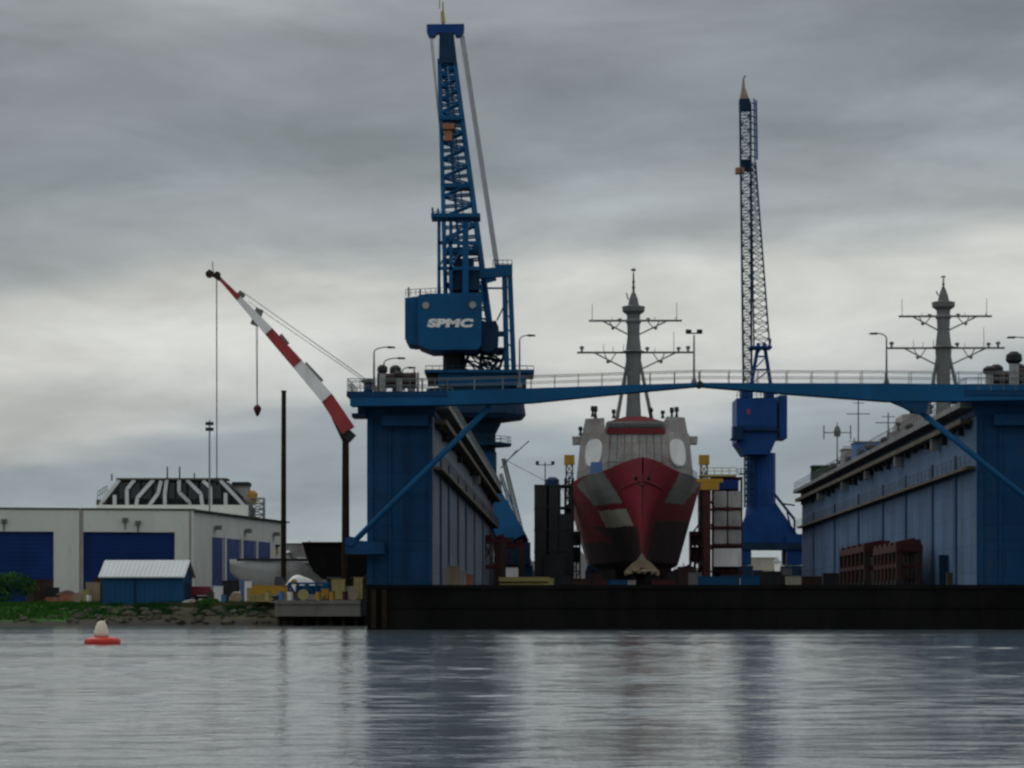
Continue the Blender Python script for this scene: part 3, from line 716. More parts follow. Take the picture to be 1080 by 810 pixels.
m = MB(); m.prism([R(x,y,19.5) for x, y in ((780.5,104),(782.5,92),(783.5,83),(785,82),(785.8,92),(790,104))], Vector((0,1.2,0))); m.bar(R(784,84,20), R(785.8,79.5,20), .35); m.build('jib_tip', 'tan', c2)
m = MB(); rslab(m, 781.5, 790.5, 166, 172, 14, 16.5); m.build('floodlight_box', 'orange', c2)
m = MB(); m.bar(R(797.5,106,20), R(798.5,168,16), .35); m.bar(R(795.3,104,20), R(796.3,170,16), .3); 
for y in range(108, 170, 7): m.bar(R(791,y,19), R(798,y+2,18), .2)
m.build('jib_ladder', 'crane_navy', c2)
m = MB(); m.lattice(R(803.5,366,0), R(794.5,172,15), 3.2, 1.0, .8, .5, 34, .14, .07); m.build('pendant_rope', 'crane_dark', c2)

# ------------------------------------------------------------------ destroyer on the slipway
S0 = Vector((19.16, 447., 0)); KEEL = 6.8; SL = 155.
def S(a, b, z): return S0+V*a+U*b+Vector((0,0,z))
def sm(x): x = max(0, min(1, x)); return x*x*(3-2*x)
def zd(s): return 24.0-1.3*sm(s/.14)-.6*sm((s-.14)/.25)-2.2*sm((s-.5)/.5)
def hullpt(s, h, sg):
    zt = zd(s); st = 9.5*(1-h)**1.3
    Bd = .12+10.7*(1-(1-min(s/.40, 1))**2.1)*(1-.25*sm((s-.75)/.25))
    p = 1.55+(.17-1.55)*sm(s/.42)**.8
    k = sm(s/.42)**.7
    vee = (.63+.37*h)*min(1, h/.15)**.45
    a = Bd*((1-k)*max(h, 0)**1.55+k*vee)
    b = st*(1-s)+s*SL if s > 0 else st
    z = KEEL+h*(zt-KEEL)
    return S(sg*max(a, .0), b, z)
def inpoly(x, y, poly):
    c = False; n = len(poly); j = n-1
    for i in range(n):
        xi, yi = poly[i]; xj, yj = poly[j]
        if (yi > y) != (yj > y) and x < (xj-xi)*(y-yi)/(yj-yi)+xi: c = not c
        j = i
    return c
patches = [(2, [(608,512),(615.7,503),(635,496),(657,531),(627,533.5)]), (3, [(631,539),(660,536.6),(667.5,554),(639,557)]),
           (2, [(718,497),(741,493),(741,508),(721,532),(700,530.5)])]
from mathutils import noise as mnoise
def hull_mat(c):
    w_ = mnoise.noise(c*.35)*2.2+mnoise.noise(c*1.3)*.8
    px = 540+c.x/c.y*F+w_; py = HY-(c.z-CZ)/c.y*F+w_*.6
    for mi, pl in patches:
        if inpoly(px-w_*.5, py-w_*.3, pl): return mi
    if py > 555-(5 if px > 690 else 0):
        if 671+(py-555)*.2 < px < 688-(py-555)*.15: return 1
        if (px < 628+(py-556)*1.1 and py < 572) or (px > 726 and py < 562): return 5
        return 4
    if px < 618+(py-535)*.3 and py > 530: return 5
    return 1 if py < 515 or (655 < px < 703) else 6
def make_hull():
    m = MB(); NS, NH = 150, 90
    ss = [(i/NS)**1.9 for i in range(NS+1)]
    for sg in (-1, 1):
        o = len(m.v)
        for s in ss:
            for j in range(NH+1): m.v.append(hullpt(s, (j/NH)**1.1, sg))
        for i in range(NS):
            for j in range(NH):
                a = o+i*(NH+1)+j; q = (a, a+NH+1, a+NH+2, a+1)
                c = (m.v[q[0]]+m.v[q[2]])/2
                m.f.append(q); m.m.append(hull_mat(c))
    # deck and transom
    for i in range(NS):
        m.add([hullpt(ss[i], 1, -1), hullpt(ss[i], 1, 1), hullpt(ss[i+1], 1, 1), hullpt(ss[i+1], 1, -1)], [(0,1,2,3)], 0)
    for j in range(NH):
        m.add([hullpt(1, j/NH, -1), hullpt(1, j/NH, 1), hullpt(1, (j+1)/NH, 1), hullpt(1, (j+1)/NH, -1)], [(0,1,2,3)], 1)
    return m
ship = thing('warship', 'unfinished warship on blocks, red bow with grey primer patches facing the water', 'ship', S(0, 60, DECK), 'warships in the yard')
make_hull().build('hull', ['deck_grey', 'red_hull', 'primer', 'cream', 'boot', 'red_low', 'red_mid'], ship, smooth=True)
# shadow line of the knuckle, drawn as a thin darker red tube
m = MB()
for sg in (-1, 1):
    for i in range(1, 20): m.tube(hullpt(.004*i, .80, sg)+V*sg*.05, hullpt(.004*(i+1), .80, sg)+V*sg*.05, .12, n=5)
m.build('knuckle_shadow', 'red_low', ship)
m = MB(); m.sphere(S(0, 10, KEEL+1.0), 1.7, 5, 1.3, 16, 10); m.build('sonar_dome_void', 'brown_dk', ship, smooth=True)  # dome coloured dark to stand for the void under the tan cover
m = MB()
for sg in (-1, 1):   # tan sheeting draped from the stem out to both sides, open in front of the dome
    c_ = [S(0,5.2,KEEL+3.3), S(0,5.8,KEEL+1.9), S(sg*1.1,5.6,KEEL+1.7), S(sg*2.5,5.2,KEEL+.15), S(sg*1.5,5.2,KEEL+.1), S(0,4.9,KEEL+1.25)]
    m.prism([S(0,5.0,KEEL+3.3), S(sg*.5,5.0,KEEL+2.4), S(sg*1.5,5.0,KEEL+1.7), S(sg*2.6,5.0,KEEL+.5), S(sg*2.5,5.0,KEEL-.1), S(sg*1.4,5.0,KEEL+.2), S(sg*.6,5.0,KEEL+.9), S(0,5.0,KEEL+1.1)], U*5)
random.seed(8)
for k in range(9): m.sphere(S(random.uniform(-2.2,2.2), 5.2, KEEL+random.uniform(.1,.7)), random.uniform(.3,.7), .8, random.uniform(.2,.5), 8, 6, jit=.2)
m.build('dome_cover', 'tan', ship)
for sg in (-1, 1):
    p = hullpt(.02, .84, sg)
    m = MB(); m.sphere(p, .35, .5, .4, 10, 6); m.build('hawse_pipe', 'boot', ship)
m = MB(); p = S(0, .6, KEEL+.80*17.2); m.bar(p+Vector((0,-.35,.9)), p+Vector((0,-.35,-.9)), .22); m.bar(p+Vector((-.55,-.4,-.5)), p+Vector((0,-.4,-.95)), .2); m.bar(p+Vector((.55,-.4,-.5)), p+Vector((0,-.4,-.95)), .2)
m.build('anchor', 'dark_steel', ship)
# bulwark tubes / jack staff
m = MB(); m.tube(S(0,1,24), S(0,1,25.6), .06, n=5); 
m.build('jack_staff', 'mast_grey', ship)
for sg in (-1, 1):
    m = MB()
    for i in range(2, 26): 
        p = hullpt(.010*i, 1, sg); m.tube(p, p+Vector((0,0,1.0)), .04, n=4); q = hullpt(.010*(i+1), 1, sg); m.tube(p+Vector((0,0,1)), q+Vector((0,0,1)), .03, n=4)
    m.build('guard_rail', 'mast_grey', ship)
# forward deckhouse (plan = octagonal front, tapering upward)
def loft(m, plan0, z0, plan1, z1, mi=0):
    n = len(plan0)
    return m.add([S(a, b, z0) for a, b in plan0]+[S(a, b, z1) for a, b in plan1], [tuple(range(n)), tuple(range(2*n-1, n-1, -1))]+[(i, (i+1) % n, (i+1) % n+n, i+n) for i in range(n)], mi)
zb0, zb1, zb2 = 21.8, zat(455,497), zat(444.5,497)
m = MB()
pl0 = [(-5.6,49.5),(5.6,49.5),(9.8,56.5),(9.8,84),(-9.8,84),(-9.8,56.5)]
pl1 = [(-5.2,50.5),(5.2,50.5),(8.9,57),(8.9,82),(-8.9,82),(-8.9,57)]
loft(m, pl0, zb0, pl1, zb1)
m.build('deckhouse', 'ship_grey', ship)
m = MB(); plb = [(-4.9,50.2),(4.9,50.2),(4.9,56.8),(4.9,70),(-4.9,70),(-4.9,56.8)]; plc = [(-4.7,51),(4.7,51),(4.8,57),(4.8,69),(-4.8,69),(-4.8,57)]
loft(m, plb, zb1+.02, plc, zb1+1.7); m.build('bridge_deck', 'ship_dark', ship)
m = MB()
for i in range(9):
    x0 = -4.5+i*1.02; m.hexa([S(x0,50.1,zb1+.75),S(x0+.8,50.1,zb1+.75),S(x0+.8,50.5,zb1+.75),S(x0,50.5,zb1+.75),S(x0,50.3,zb1+1.35),S(x0+.8,50.3,zb1+1.35),S(x0+.8,50.7,zb1+1.35),S(x0,50.7,zb1+1.35)])
m.build('bridge_window', 'glass', ship)
m = MB(); loft(m, [(-4.7,50.1),(4.7,50.1),(4.9,56),(-4.9,56)], zb1-.35, [(-4.7,50.1),(4.7,50.1),(4.9,56),(-4.9,56)], zb1+.55)
loft(m, [(-4.4,51),(4.4,51),(4.4,60),(-4.4,60)], zb1+1.72, [(-1.4,52),(1.4,52),(1.6,59),(-1.6,59)], zb1+2.6)
m.build('red_primed_deck', 'red_low', ship)
for sg, h in ((-1, 0), (1, .2)):
    m = MB(); loft(m, [(sg*4.95,54),(sg*8.7,56.9),(sg*8.7,69.5),(sg*4.95,69.5)], zb1+.03, [(sg*5.1,54.4),(sg*8.2,57),(sg*8.2,69),(sg*5.1,69)], zb1+2.5+h); m.build('director_block', 'ship_grey', ship)
    m = MB(); loft(m, [(sg*7.9,58),(sg*10.3,58),(sg*10.3,62),(sg*7.9,62)], zb1-1.6, [(sg*7.9,58),(sg*10.4,58),(sg*10.4,62),(sg*7.9,62)], zb1-.35); m.build('bridge_wing', 'ship_grey', ship)
    # phased array faces: white octagons lying on the slanted corner facets
    a0, a1 = Vector(S(sg*5.6,49.5,zb0)), Vector(S(sg*9.8,56.5,zb0)); b0, b1 = Vector(S(sg*5.2,50.5,zb1)), Vector(S(sg*8.9,57,zb1))
    c = (a0+b0)/2*.66+(a1+b1)/2*.34; c = c+(b0+b1-a0-a1)*.06; ex = (a1-a0).normalized(); ez = ((b0+b1)/2-(a0+a1)/2).normalized(); nn = ex.cross(ez).normalized()
    if nn.y > 0: nn = -nn
    m = MB(); pts = []
    for i in range(20):
        t = 2*math.pi*(i+.5)/20; cc, sn = math.cos(t), math.sin(t)
        pts.append(c+ex*2.45*abs(cc)**.75*(1 if cc > 0 else -1)+ez*2.25*abs(sn)**.75*(1 if sn > 0 else -1)+nn*.12)
    m.prism(pts, nn*.25); m.build('radar_array', 'white', ship)
# scaffold strips on the deckhouse front
m = MB()
for i in range(8):
    x = -4.6+i*1.3; m.bar(S(x,49.3,22.2), S(x*.9,50.2,zb1-.4), .07)
for z in (23.8, 25.6): m.bar(S(-5,49.3,z), S(5,49.3,z), .08)
m.build('scaffold', 'brown_dk', ship)
m = MB(); loft(m, [(-7.6,40),(-5.2,40),(-5.2,45),(-7.6,45)], 22.3, [(-7.4,40),(-5.6,40),(-5.6,45),(-7.4,45)], 25.2); m.build('tarpaulin', 'blue_tarp', ship)
m = MB(); loft(m, [(-5.1,41),(-1.5,41),(-1.5,44),(-5.1,44)], 22.3, [(-5.1,41),(-1.9,41.5),(-1.9,44),(-5.1,44)], 24.0); m.build('hatch_cover', 'crane_dark', ship)
m = MB(); m.lathe(S(0,30,0), [(1.6,22.3),(1.6,22.8),(1.2,23.3)], 12); m.build('gun_ring', 'ship_dark', ship)
for i, (a, b, h) in enumerate(((-9,57,1.5),(-7,54,1.8),(6.9,58,1.9),(4.6,58,1.3),(-3.5,58,1.5),(-6.5,60,2.2),(6.2,61,2.0),(2.6,56,1.6))):
    m = MB(); z = zb1+(2.6 if abs(a) < 7.4 else -.3); m.lathe(S(a,b,0), [(.35,z),(.18,z+h*.5),(.4,z+h*.65),(.35,z+h)], 8); m.build('deck_fitting', 'dark_steel', ship)
# aft superstructure, funnels (only glimpsed from the side)
m = MB(); loft(m, [(-7,84.05),(7,84.05),(7,125),(-7,125)], 21, [(-6,84.05),(6,84.05),(6,124),(-6,124)], 26); m.build('aft_deckhouse', 'ship_grey', ship)
for b in (88, 108): 
    m = MB(); loft(m, [(-3,b),(3,b),(3,b+8),(-3,b+8)], 26.02, [(-2.2,b+1),(2.2,b+1),(2.2,b+8),(-2.2,b+8)], 30.5); m.build('funnel', 'ship_grey', ship)
# mast
MBx = 70.; zf = lambda y: zat(y, 447+MBx)
def Sm(px, py, db=0.):   # px relative to mast axis 667.5
    return S((px-667.5)*517/F, MBx+db, zf(py))
m = MB(); ax = S(0, MBx, 0)
m.lathe(ax, [(9*.16, zf(445)), (7.2*.16, zf(420)), (7.4*.16, zf(395)), (8.8*.16, zf(372)), (6.4*.16, zf(352)), (7*.16, zf(340))], 10)
m.build('mast_column', 'mast_grey', ship)
m = MB(); m.lathe(ax, [(6.6*.16, zf(352)), (7*.16, zf(342)), (9*.16, zf(339)), (7*.16, zf(336)), (7.4*.16, zf(332)), (12*.16, zf(328.5)), (12.4*.16, zf(323.5)), (6*.16, zf(322)), (4.8*.16, zf(316)), (2.2*.16, zf(309))], 12); m.build('mast_pod', 'mast_grey', ship)
tm = MB(); tm.tube(Sm(667.5,312), Sm(667.5,287), .24, .12, n=7)
for y, rr in ((303, .35), (297, .3), (284.5, .5)): tm.lathe(ax, [(rr*.6, zf(y+1.5)), (rr, zf(y)), (rr*.4, zf(y-1.5))], 8)
tm.tube(Sm(662,316), Sm(660,309), .12, n=5); tmo = tm.build('topmast', 'mast_grey', ship)
m = MB(); m.lathe(ax, [(9*.16, zf(373)), (13*.16, zf(371)), (9*.16, zf(369.5))], 12); m.lathe(ax, [(5.5*.16, zf(423)), (7.6*.16, zf(421)), (6*.16, zf(416))], 12); m.build('mast_platform', 'mast_grey', ship)
for e in (649.5, 687): 
    m = MB(); m.tube(Sm(e, 445, -1), Sm(667.5+(e-668)*.27, 374, 0), .34, .26, n=8); m.build('mast_leg', 'mast_grey', ship)
m = MB(); m.tube(Sm(668, 445, 9), Sm(668, 376, 1), .34, .28, n=8); m.build('mast_leg', 'mast_grey', ship)
def yard(y, x0, x1, br, whips, pods):
    m = MB(); m.bar(Sm(x0,y), Sm(x1,y), .32, .4)
    xm = 667.5
    for sg, xe in ((-1, x0), (1, x1)):
        a = xm+(xe-xm)*.70; b = xm+(xe-xm)*.42
        m.tube(Sm(a, y), Sm(xm+sg*5, y+br), .13, n=5); m.tube(Sm(b+sg*2, y+br*.48), Sm(b-sg*6+sg*12, y), .09, n=5); m.tube(Sm(b, y+br*.55), Sm(b-sg*7, y), .09, n=5)
        m.lathe(Sm(b+sg*2, y+br*.5), [(.1, zf(y+br*.5)-.35), (.38, zf(y+br*.5)), (.1, zf(y+br*.5)+.35)], 6)
    for x, h in whips: m.tube(Sm(x,y), Sm(x,y-h), .06, .045, n=5)
    for x, h in pods: m.lathe(Sm(x,y), [(.22, zf(y)), (.18, zf(y-h*.5)), (.42, zf(y-h*.6)), (.36, zf(y-h*.9)), (.12, zf(y-h))], 8)
    return m.build('yardarm', 'mast_grey', ship)
yard(338.3, 620.5, 718.5, 15, ((624,18),(713,19),(712,4),(645,4),(690,4)), ((653,2.5),(683,3)))
yard(371.8, 608, 732, 19, ((636,9),(657,9),(710,22),(690,5),(646,6)), ((613,7),(682,6),(715,6),(725,7),(662,6)))

ship2 = copy_tree(ship)
ship2.location = Vector(ship.location)+Vector(((1056-678)/F*447, 0, .75))
ship2['label'] = 'second warship, only its grey mast rising above the gangway behind right wing wall'
for ch in ship2.children:
    if ch.name.startswith('topmast'):
        ch.scale = (1, 1, 1)
        me = ch.data.copy(); ch.data = me; zmin = min(v.co.z for v in me.vertices)
        for v in me.vertices: v.co.z = zmin+(v.co.z-zmin)*.62

# keel blocks under both ships
kb = None
for k in range(14):
    b = 14+k*10.
    m = MB(); c = S(0, b, 0)
    if kb is None:
        m.box(c.x-1.3, c.x+1.3, c.y-.7, c.y+.7, DECK+.02, 5.6); m.box(c.x-1.0, c.x+1.0, c.y-.6, c.y+.6, 5.603, KEEL+.05)
        kb = m.build('keel_block', 'brown_dk', origin=(c.x, c.y, DECK)); tag(kb, 'stacked keel block under the bow of the red warship', 'keel block', 'keel blocks under the warship'); b0k = c
    else:
        o = kb.copy(); COL.objects.link(o); o.location = Vector(kb.location)+(c-b0k); o['label'] = 'keel block in the dark line beneath the red warship hull'
# side shores (cradle arms) each side
crd = None
for k in range(7):
    for sg in (-1, 1):
        b = 26+k*16.; c = S(sg*6.3, b, DECK)
        m = MB(); h = hullpt(min(1, b/SL), .16, sg).z-DECK
        m.bar(c+V*sg*1.5, c+V*sg*1.5+Vector((0,0,4.4)), .5); m.bar(c+V*sg*1.5+Vector((0,0,4.4)), c-V*sg*1.0+Vector((0,0,3.0)), .45); m.bar(c-V*sg*1.0, c-V*sg*1.0+Vector((0,0,3.0)), .5); m.bar(c+V*sg*1.9+Vector((0,0,.3)), c-V*sg*1.4+Vector((0,0,.3)), .6)
        o = m.build('hull_cradle', 'red_steel' if k % 2 else 'crane_dark', origin=c)
        tag(o, 'steel cradle propping the '+('port' if sg > 0 else 'starboard')+' bilge of the red warship', 'cradle', 'cradles under the warship')

# ------------------------------------------------------------------ around the ship
def floodmast(px, D, y0, y1, label):
    b = P(px, y0, D); r = thing('boom_lift', label, 'boom lift', Vector((b.x, D, DECK)), 'yellow lifts beside the warship bow')
    m = MB(); m.lattice((b.x, D, DECK+1.2), (b.x, D, zat(490, D)), 1.1, 1.0, 1.1, 1.0, 14, .11, .07); m.build('mast_section', 'dark_steel', r)
    m = MB(); m.box(b.x-1.3, b.x+1.3, D-1.6, D+1.6, DECK+.25, DECK+1.2)
    for q in (-1.1, 1.1):
        for e in (-1.1, 1.1): m.tube((b.x+q-.15, D+e, DECK+.35), (b.x+q+.15, D+e, DECK+.35), .35, n=10)
    m.build('chassis', 'yellow', r)
    z = zat(486, D)
    m = MB(); m.box(b.x-.85, b.x+.85, D-.7, D+.7, z-.6, z-.4); m.box(b.x-.8, b.x+.8, D-.68, D-.62, z-.4, z+.9); m.box(b.x-.8, b.x-.74, D-.6, D+.6, z-.4, z+.9); m.box(b.x+.74, b.x+.8, D-.6, D+.6, z-.4, z+.9)
    m.box(b.x-.5, b.x+.5, D-.3, D+.3, z-.3, z+.5); m.build('work_basket', 'yellow', r)
floodmast(600.5, 480, 600, 480, 'yellow work basket on a lattice lift left of the red bow')
floodmast(742.5, 480, 600, 480, 'yellow work basket on a lattice lift right of the red bow')

# dark stair and staging tower left of the ship
def staging(x0, x1, ytop, D, dep, lv, mats, label, name='staging_tower', panels=None):
    a = P(x0, ytop, D); b = P(x1, ytop, D); zt = a.z
    r = thing(name, label, 'staging tower', Vector(((a.x+b.x)/2, D+dep/2, DECK)), 'staging towers beside the warship')
    m = MB()
    n = 3
    for i in range(n+1):
        for e in (0, dep): x = a.x+(b.x-a.x)*i/n; m.bar((x, D+e, DECK), (x, D+e, zt), .3)
    m.build('frame', mats[0], r)
    for k in range(1, lv+1):
        z = DECK+(zt-DECK)*k/lv; m = MB(); m.box(a.x-.2, b.x+.2, D-.2, D+dep+.2, z-.25, z-.02); m.build('floor_deck', mats[1], r)
    return r, a, b, zt
r, a, b, zt = staging(565, 603, 511, 470, 9, 5, ('dark_steel', 'dark_steel'), 'tall dark clad staging tower left of the red ship')
m = MB(); m.box(a.x+.2, b.x-2.1, 469.85, 478, DECK+.3, zt-.3); m.build('cladding', 'dark_steel', r)
m = MB(); m.box(b.x-1.9, b.x-.2, 469.9, 472, DECK+2, zt-4.5); m.build('cladding', 'dark_steel', r)
m = MB(); c = P(583, 509, 470); m.lathe((c.x, 474, 0), [(1.1, zt), (1.1, zt+.9), (.5, zt+1.3)], 10); m.build('cap_vent', 'crane_dark', r)
m = MB(); c = P(575, 511, 470); m.tube((c.x, 471, zt), (c.x, 471, zat(487,470)), .09, n=6); m.bar((c.x-1.2, 471, zat(490,470)), (c.x+1.2, 471, zat(490,470)), .12)
for q in (-1.2, 1.2): m.box(c.x+q-.25, c.x+q+.25, 470.8, 471.2, zat(490,470), zat(486,470))
m.build('floodlight_mast', 'dark_steel', r)
m = MB(); c = P(584, 560, 469); m.box(c.x-1.5, c.x+1.8, 469.0, 469.8, DECK+.1, zat(585,470)); m.build('notice_panel', 'dark_steel', r)

r, a, b, zt = staging(752, 782, 503, 462.3, 8, 5, ('red_steel', 'red_steel'), 'staging tower with red frames and stacked pale tanks right of the ship')
for y0, y1 in ((518, 535), (538.5, 555), (558.5, 573.5)):
    z0, z1 = zat(y1, 461.6), zat(y0, 461.6); w2 = (b.x-a.x)/2
    for q in (0, 1):
        xa_, xb_ = a.x+.1+q*w2, a.x+q*w2+w2-.1; ch = .16
        m = MB(); m.prism([Vector(p) for p in ((xa_+ch,461.4,z0),(xb_-ch,461.4,z0),(xb_,461.4,z0+ch),(xb_,461.4,z1-ch),(xb_-ch,461.4,z1),(xa_+ch,461.4,z1),(xa_,461.4,z1-ch),(xa_,461.4,z0+ch))], Vector((0,4,0))); m.build('tank', 'grey_tank', r)
    m = MB(); m.box(a.x-.1, b.x+.1, 461.2, 466, z0-.42, z0-.05); m.build('floor_edge', 'red_steel', r)
m = MB(); m.box(a.x+.3, b.x-.5, 461.6, 466, zat(516,462), zat(506,462)); m.build('control_cabin', 'door_blue', r)
m = MB(); m.box(a.x+.1, b.x-.1, 467, 467.2, DECK+.1, zat(506,462)); m.build('backing_sheet', 'brown_dk', r)
m = MB(); m.box(a.x+.05, b.x-.05, 461.4, 465, zat(597.5,462), zat(578.5,462)); m.build('white_panel', 'white', r)
m = MB(); m.box(a.x-2.0, b.x-.8, 461.6, 466, zt+.05, zt+.35); m.rail((a.x-2.0, 461.6, zt+.35), (b.x-.8, 461.6, zt+.35), 1.0, 5, .06); m.build('yellow_gallery', 'pale_yel', r)
# red gantry post with yellow head
c = P(745.5, 600, 458); r = thing('gantry_post', 'red steel post with yellow head against the stern side staging', 'gantry post', Vector((c.x, 458, DECK)))
m = MB(); m.box(c.x-.55, c.x+.55, 457.4, 458.6, DECK, zat(517,458)); m.box(c.x-1.1, c.x+1.1, 457, 459, DECK, DECK+.6); m.build('post', 'red_steel', r)
m = MB(); m.box(c.x-1.0, c.x+1.8, 457.2, 459, zat(516.8,458), zat(509,458)); m.box(c.x-1.5, c.x+2.4, 457.2, 459, zat(508.8,458), zat(505,458)); m.build('yellow_head', 'yellow', r)
# dark scaffold lattices hugging the hull
for i, (x0, x1, yt, D, lab) in enumerate(((596, 605, 504, 503, 'dark scaffold between the clad tower and the red hull'), (738.5, 744, 505, 503, 'dark scaffold between the red hull and the red gantry post'), (604, 612, 560, 513, 'low dark staging tucked under the hull flare by the clad tower'), (729, 738.5, 560, 513, 'low dark staging tucked under the hull flare by the red gantry post'))):
    a = P(x0, yt, D); b = P(x1, yt, D); r = thing('scaffold', lab, 'scaffold', Vector(((a.x+b.x)/2, D, DECK)), 'scaffolds against the hull')
    m = MB(); 
    for e in (0, 2.0, 5.0):
        for x in (a.x, (a.x+b.x)/2, b.x): m.bar((x, D+e, DECK), (x, D+e, a.z), .16)
    z = DECK+2
    while z < a.z:
        for e in (0, 2.0, 5.0): m.bar((a.x, D+e, z), (b.x, D+e, z), .14); m.bar((a.x, D+e, z), (b.x, D+e, z+2), .1)
        z += 2.0
    m.build('tubes', 'red_steel' if i % 2 else 'dark_steel', r)
    z = DECK+2
    while z < a.z:
        m = MB(); m.box(a.x, b.x, D, D+5, z-.08, z); m.build('plank_deck', 'timber', r); z += 2.0
    for z0, z1 in ((9.6, 12), (12.4, 14.8), (17, 19)):
        if z1 > a.z: continue
        m = MB(); m.box(a.x+.1, b.x-.1, D+1.8, D+1.9, z0, z1); m.build('debris_net', 'dark_steel', r)

# ------------------------------------------------------------------ red cradles in the dock
def redframe(c, wd, h, label, dep=5, pads=True):
    c = Vector(c); r = thing('transfer_carriage', label, 'carriage', c, 'red transfer carriages on the dock floor')
    m = MB()
    for e in (0, dep):
        m.box(c.x-wd/2, c.x+wd/2, c.y+e-.35, c.y+e+.35, c.z+h-1.3, c.z+h-.55)
        m.build('cross_beam', 'red_steel', r); m = MB(); m.box(c.x-wd/2+.2, c.x+wd/2-.2, c.y+e-.3, c.y+e+.3, c.z+h*.42, c.z+h*.42+.5); m.build('cross_beam', 'red_steel', r); m = MB()
    for x in (-wd/2+.4, wd/2-.4): m = MB(); m.box(c.x+x-.3, c.x+x+.3, c.y+.36, c.y+dep-.36, c.z+h-1.28, c.z+h-.6); m.build('side_beam', 'red_steel', r)
    for x in (-wd/2+.5, wd/2-.5):
        for e in (0, dep):
            m = MB(); m.box(c.x+x-.45, c.x+x+.45, c.y+e-.45, c.y+e+.45, c.z+.8, c.z+h-1.31); m.build('leg', 'brown_dk', r)
            m = MB(); m.box(c.x+x-.7, c.x+x+.7, c.y+e-.5, c.y+e+.5, c.z+.25, c.z+.79)
            for q in (-.4, .4): m.tube((c.x+x+q, c.y+e-.3, c.z+.3), (c.x+x+q, c.y+e+.3, c.z+.3), .3, n=10)
            m.build('bogie', 'dark_steel', r)
    if pads:
        for x in (-wd*.33, 0, wd*.33):
            m = MB(); m.hexa([(c.x+x-.6,c.y-.5,c.z+h-.54),(c.x+x+.6,c.y-.5,c.z+h-.54),(c.x+x+.6,c.y+dep+.4,c.z+h-.54),(c.x+x-.6,c.y+dep+.4,c.z+h-.54),
                              (c.x+x-.5,c.y-.5,c.z+h-.2),(c.x+x+.5,c.y-.5,c.z+h),(c.x+x+.5,c.y+dep+.4,c.z+h),(c.x+x-.5,c.y+dep+.4,c.z+h-.2)]); m.build('bearing_pad', 'red_steel', r)
    m = MB(); m.bar((c.x-wd/2+.5, c.y-.1, c.z+1), (c.x+wd*.1, c.y-.1, c.z+h-1.4), .22); m.bar((c.x+wd/2-.5, c.y-.1, c.z+1), (c.x-wd*.1, c.y-.1, c.z+h-1.4), .22); m.build('brace', 'red_steel', r)
    return r
def longframe(a0, a1, b0, b1, h, label):
    c = K((a0+a1)/2, (b0+b1)/2, DECK); r = thing('transfer_carriage', label, 'carriage', c, 'red transfer carriages on the dock floor')
    for a in (a0, a1):
        m = MB(); kbox(m, a-.3, a+.3, b0, b1, DECK+h-1.2, DECK+h-.5); kbox(m, a-.2, a+.2, b0+.3, b1-.3, DECK+h*.42, DECK+h*.42+.4); m.build('side_beam', 'red_steel', r)
    n = 6
    for i in range(n+1):
        b = b0+.5+(b1-b0-1)*i/n
        m = MB(); kbox(m, a0+.31, a1-.31, b-.3, b+.3, DECK+h-1.15, DECK+h-.55); kbox(m, a0+.21, a1-.21, b-.15, b+.15, DECK+h*.42+.02, DECK+h*.42+.35); m.build('cross_beam', 'red_steel', r)
        for a in (a0, a1):
            m = MB(); kbox(m, a-.28, a+.28, b-.35, b+.35, DECK+.7, DECK+h-1.21); m.build('leg', 'red_steel' if i == 3 else 'brown_dk', r)
            m = MB(); kbox(m, a-.4, a+.4, b-.8, b+.8, DECK+.2, DECK+.69); m.build('bogie', 'dark_steel', r)
    for i in range(5):
        b = b0+2+(b1-b0-4)*i/4; m = MB(); q = .1+.25*(i % 2)
        m.hexa([K(a0-.3,b-.8,DECK+h-.49),K(a1+.3,b-.8,DECK+h-.49),K(a1+.3,b+.8,DECK+h-.49),K(a0-.3,b+.8,DECK+h-.49),K(a0-.2,b-.8,DECK+h-.2),K(a1+.2,b-.8,DECK+h+q),K(a1+.2,b+.8,DECK+h+q),K(a0-.2,b+.8,DECK+h-.2)]); m.build('bearing_pad', 'red_steel', r)
    m = MB(); kbox(m, a1-.2, a1-.1, b0+1, b1-1, DECK+.9, DECK+h-1.4); m.build('interior_shade', 'dark_steel', r)  # dark sheet standing for the shade inside the frame
    return r
longframe(W-3.9, W-1.8, 30, 54, 4.8, 'red transfer carriage nearer the water along the foot of the right wall')
longframe(W-4.3, W-1.8, 60, 92, 5.3, 'longer red transfer carriage farther along the foot of the right wall')
redframe(dpt(515, 445, DECK), 5.4, 8.6, 'red transfer carriage at the far foot of the left wall'); redframe(dpt(537, 470, DECK), 4.8, 8.4, 'red transfer carriage beneath the legs of the big crane')

# crates etc. at the foot of walls and on the deck
def crate(px, D, w_, d, h, mat, label, grp='crates and boxes on the dock deck', lid=None, z=DECK, rot=0):
    c = dpt(px, D, z); r = thing('crate', label, 'crate', c, grp)
    m = MB(); m.box(c.x-w_/2, c.x+w_/2, c.y-d/2, c.y+d/2, c.z+.12, c.z+h)
    for k in (-1, 0, 1): m.box(c.x+k*w_*.42-.05, c.x+k*w_*.42+.05, c.y-d/2-.04, c.y-d/2, c.z+.14, c.z+h-.02)
    m.build('box_body', mat, r)
    m = MB(); 
    for k in (-.4, .4): m.box(c.x+k*w_-.08, c.x+k*w_+.08, c.y-d/2, c.y+d/2, c.z, c.z+.12)
    m.build('skid', 'timber', r)
    m = MB(); m.box(c.x-w_/2-.04, c.x+w_/2+.04, c.y-d/2-.05, c.y+d/2+.05, c.z+h+.003, c.z+h+.1); m.build('lid', lid or mat, r)
    return r
crate(470, 296, .55, .6, 1.7, 'grey_tank', 'thin pale grey upright locker at the left wall foot')
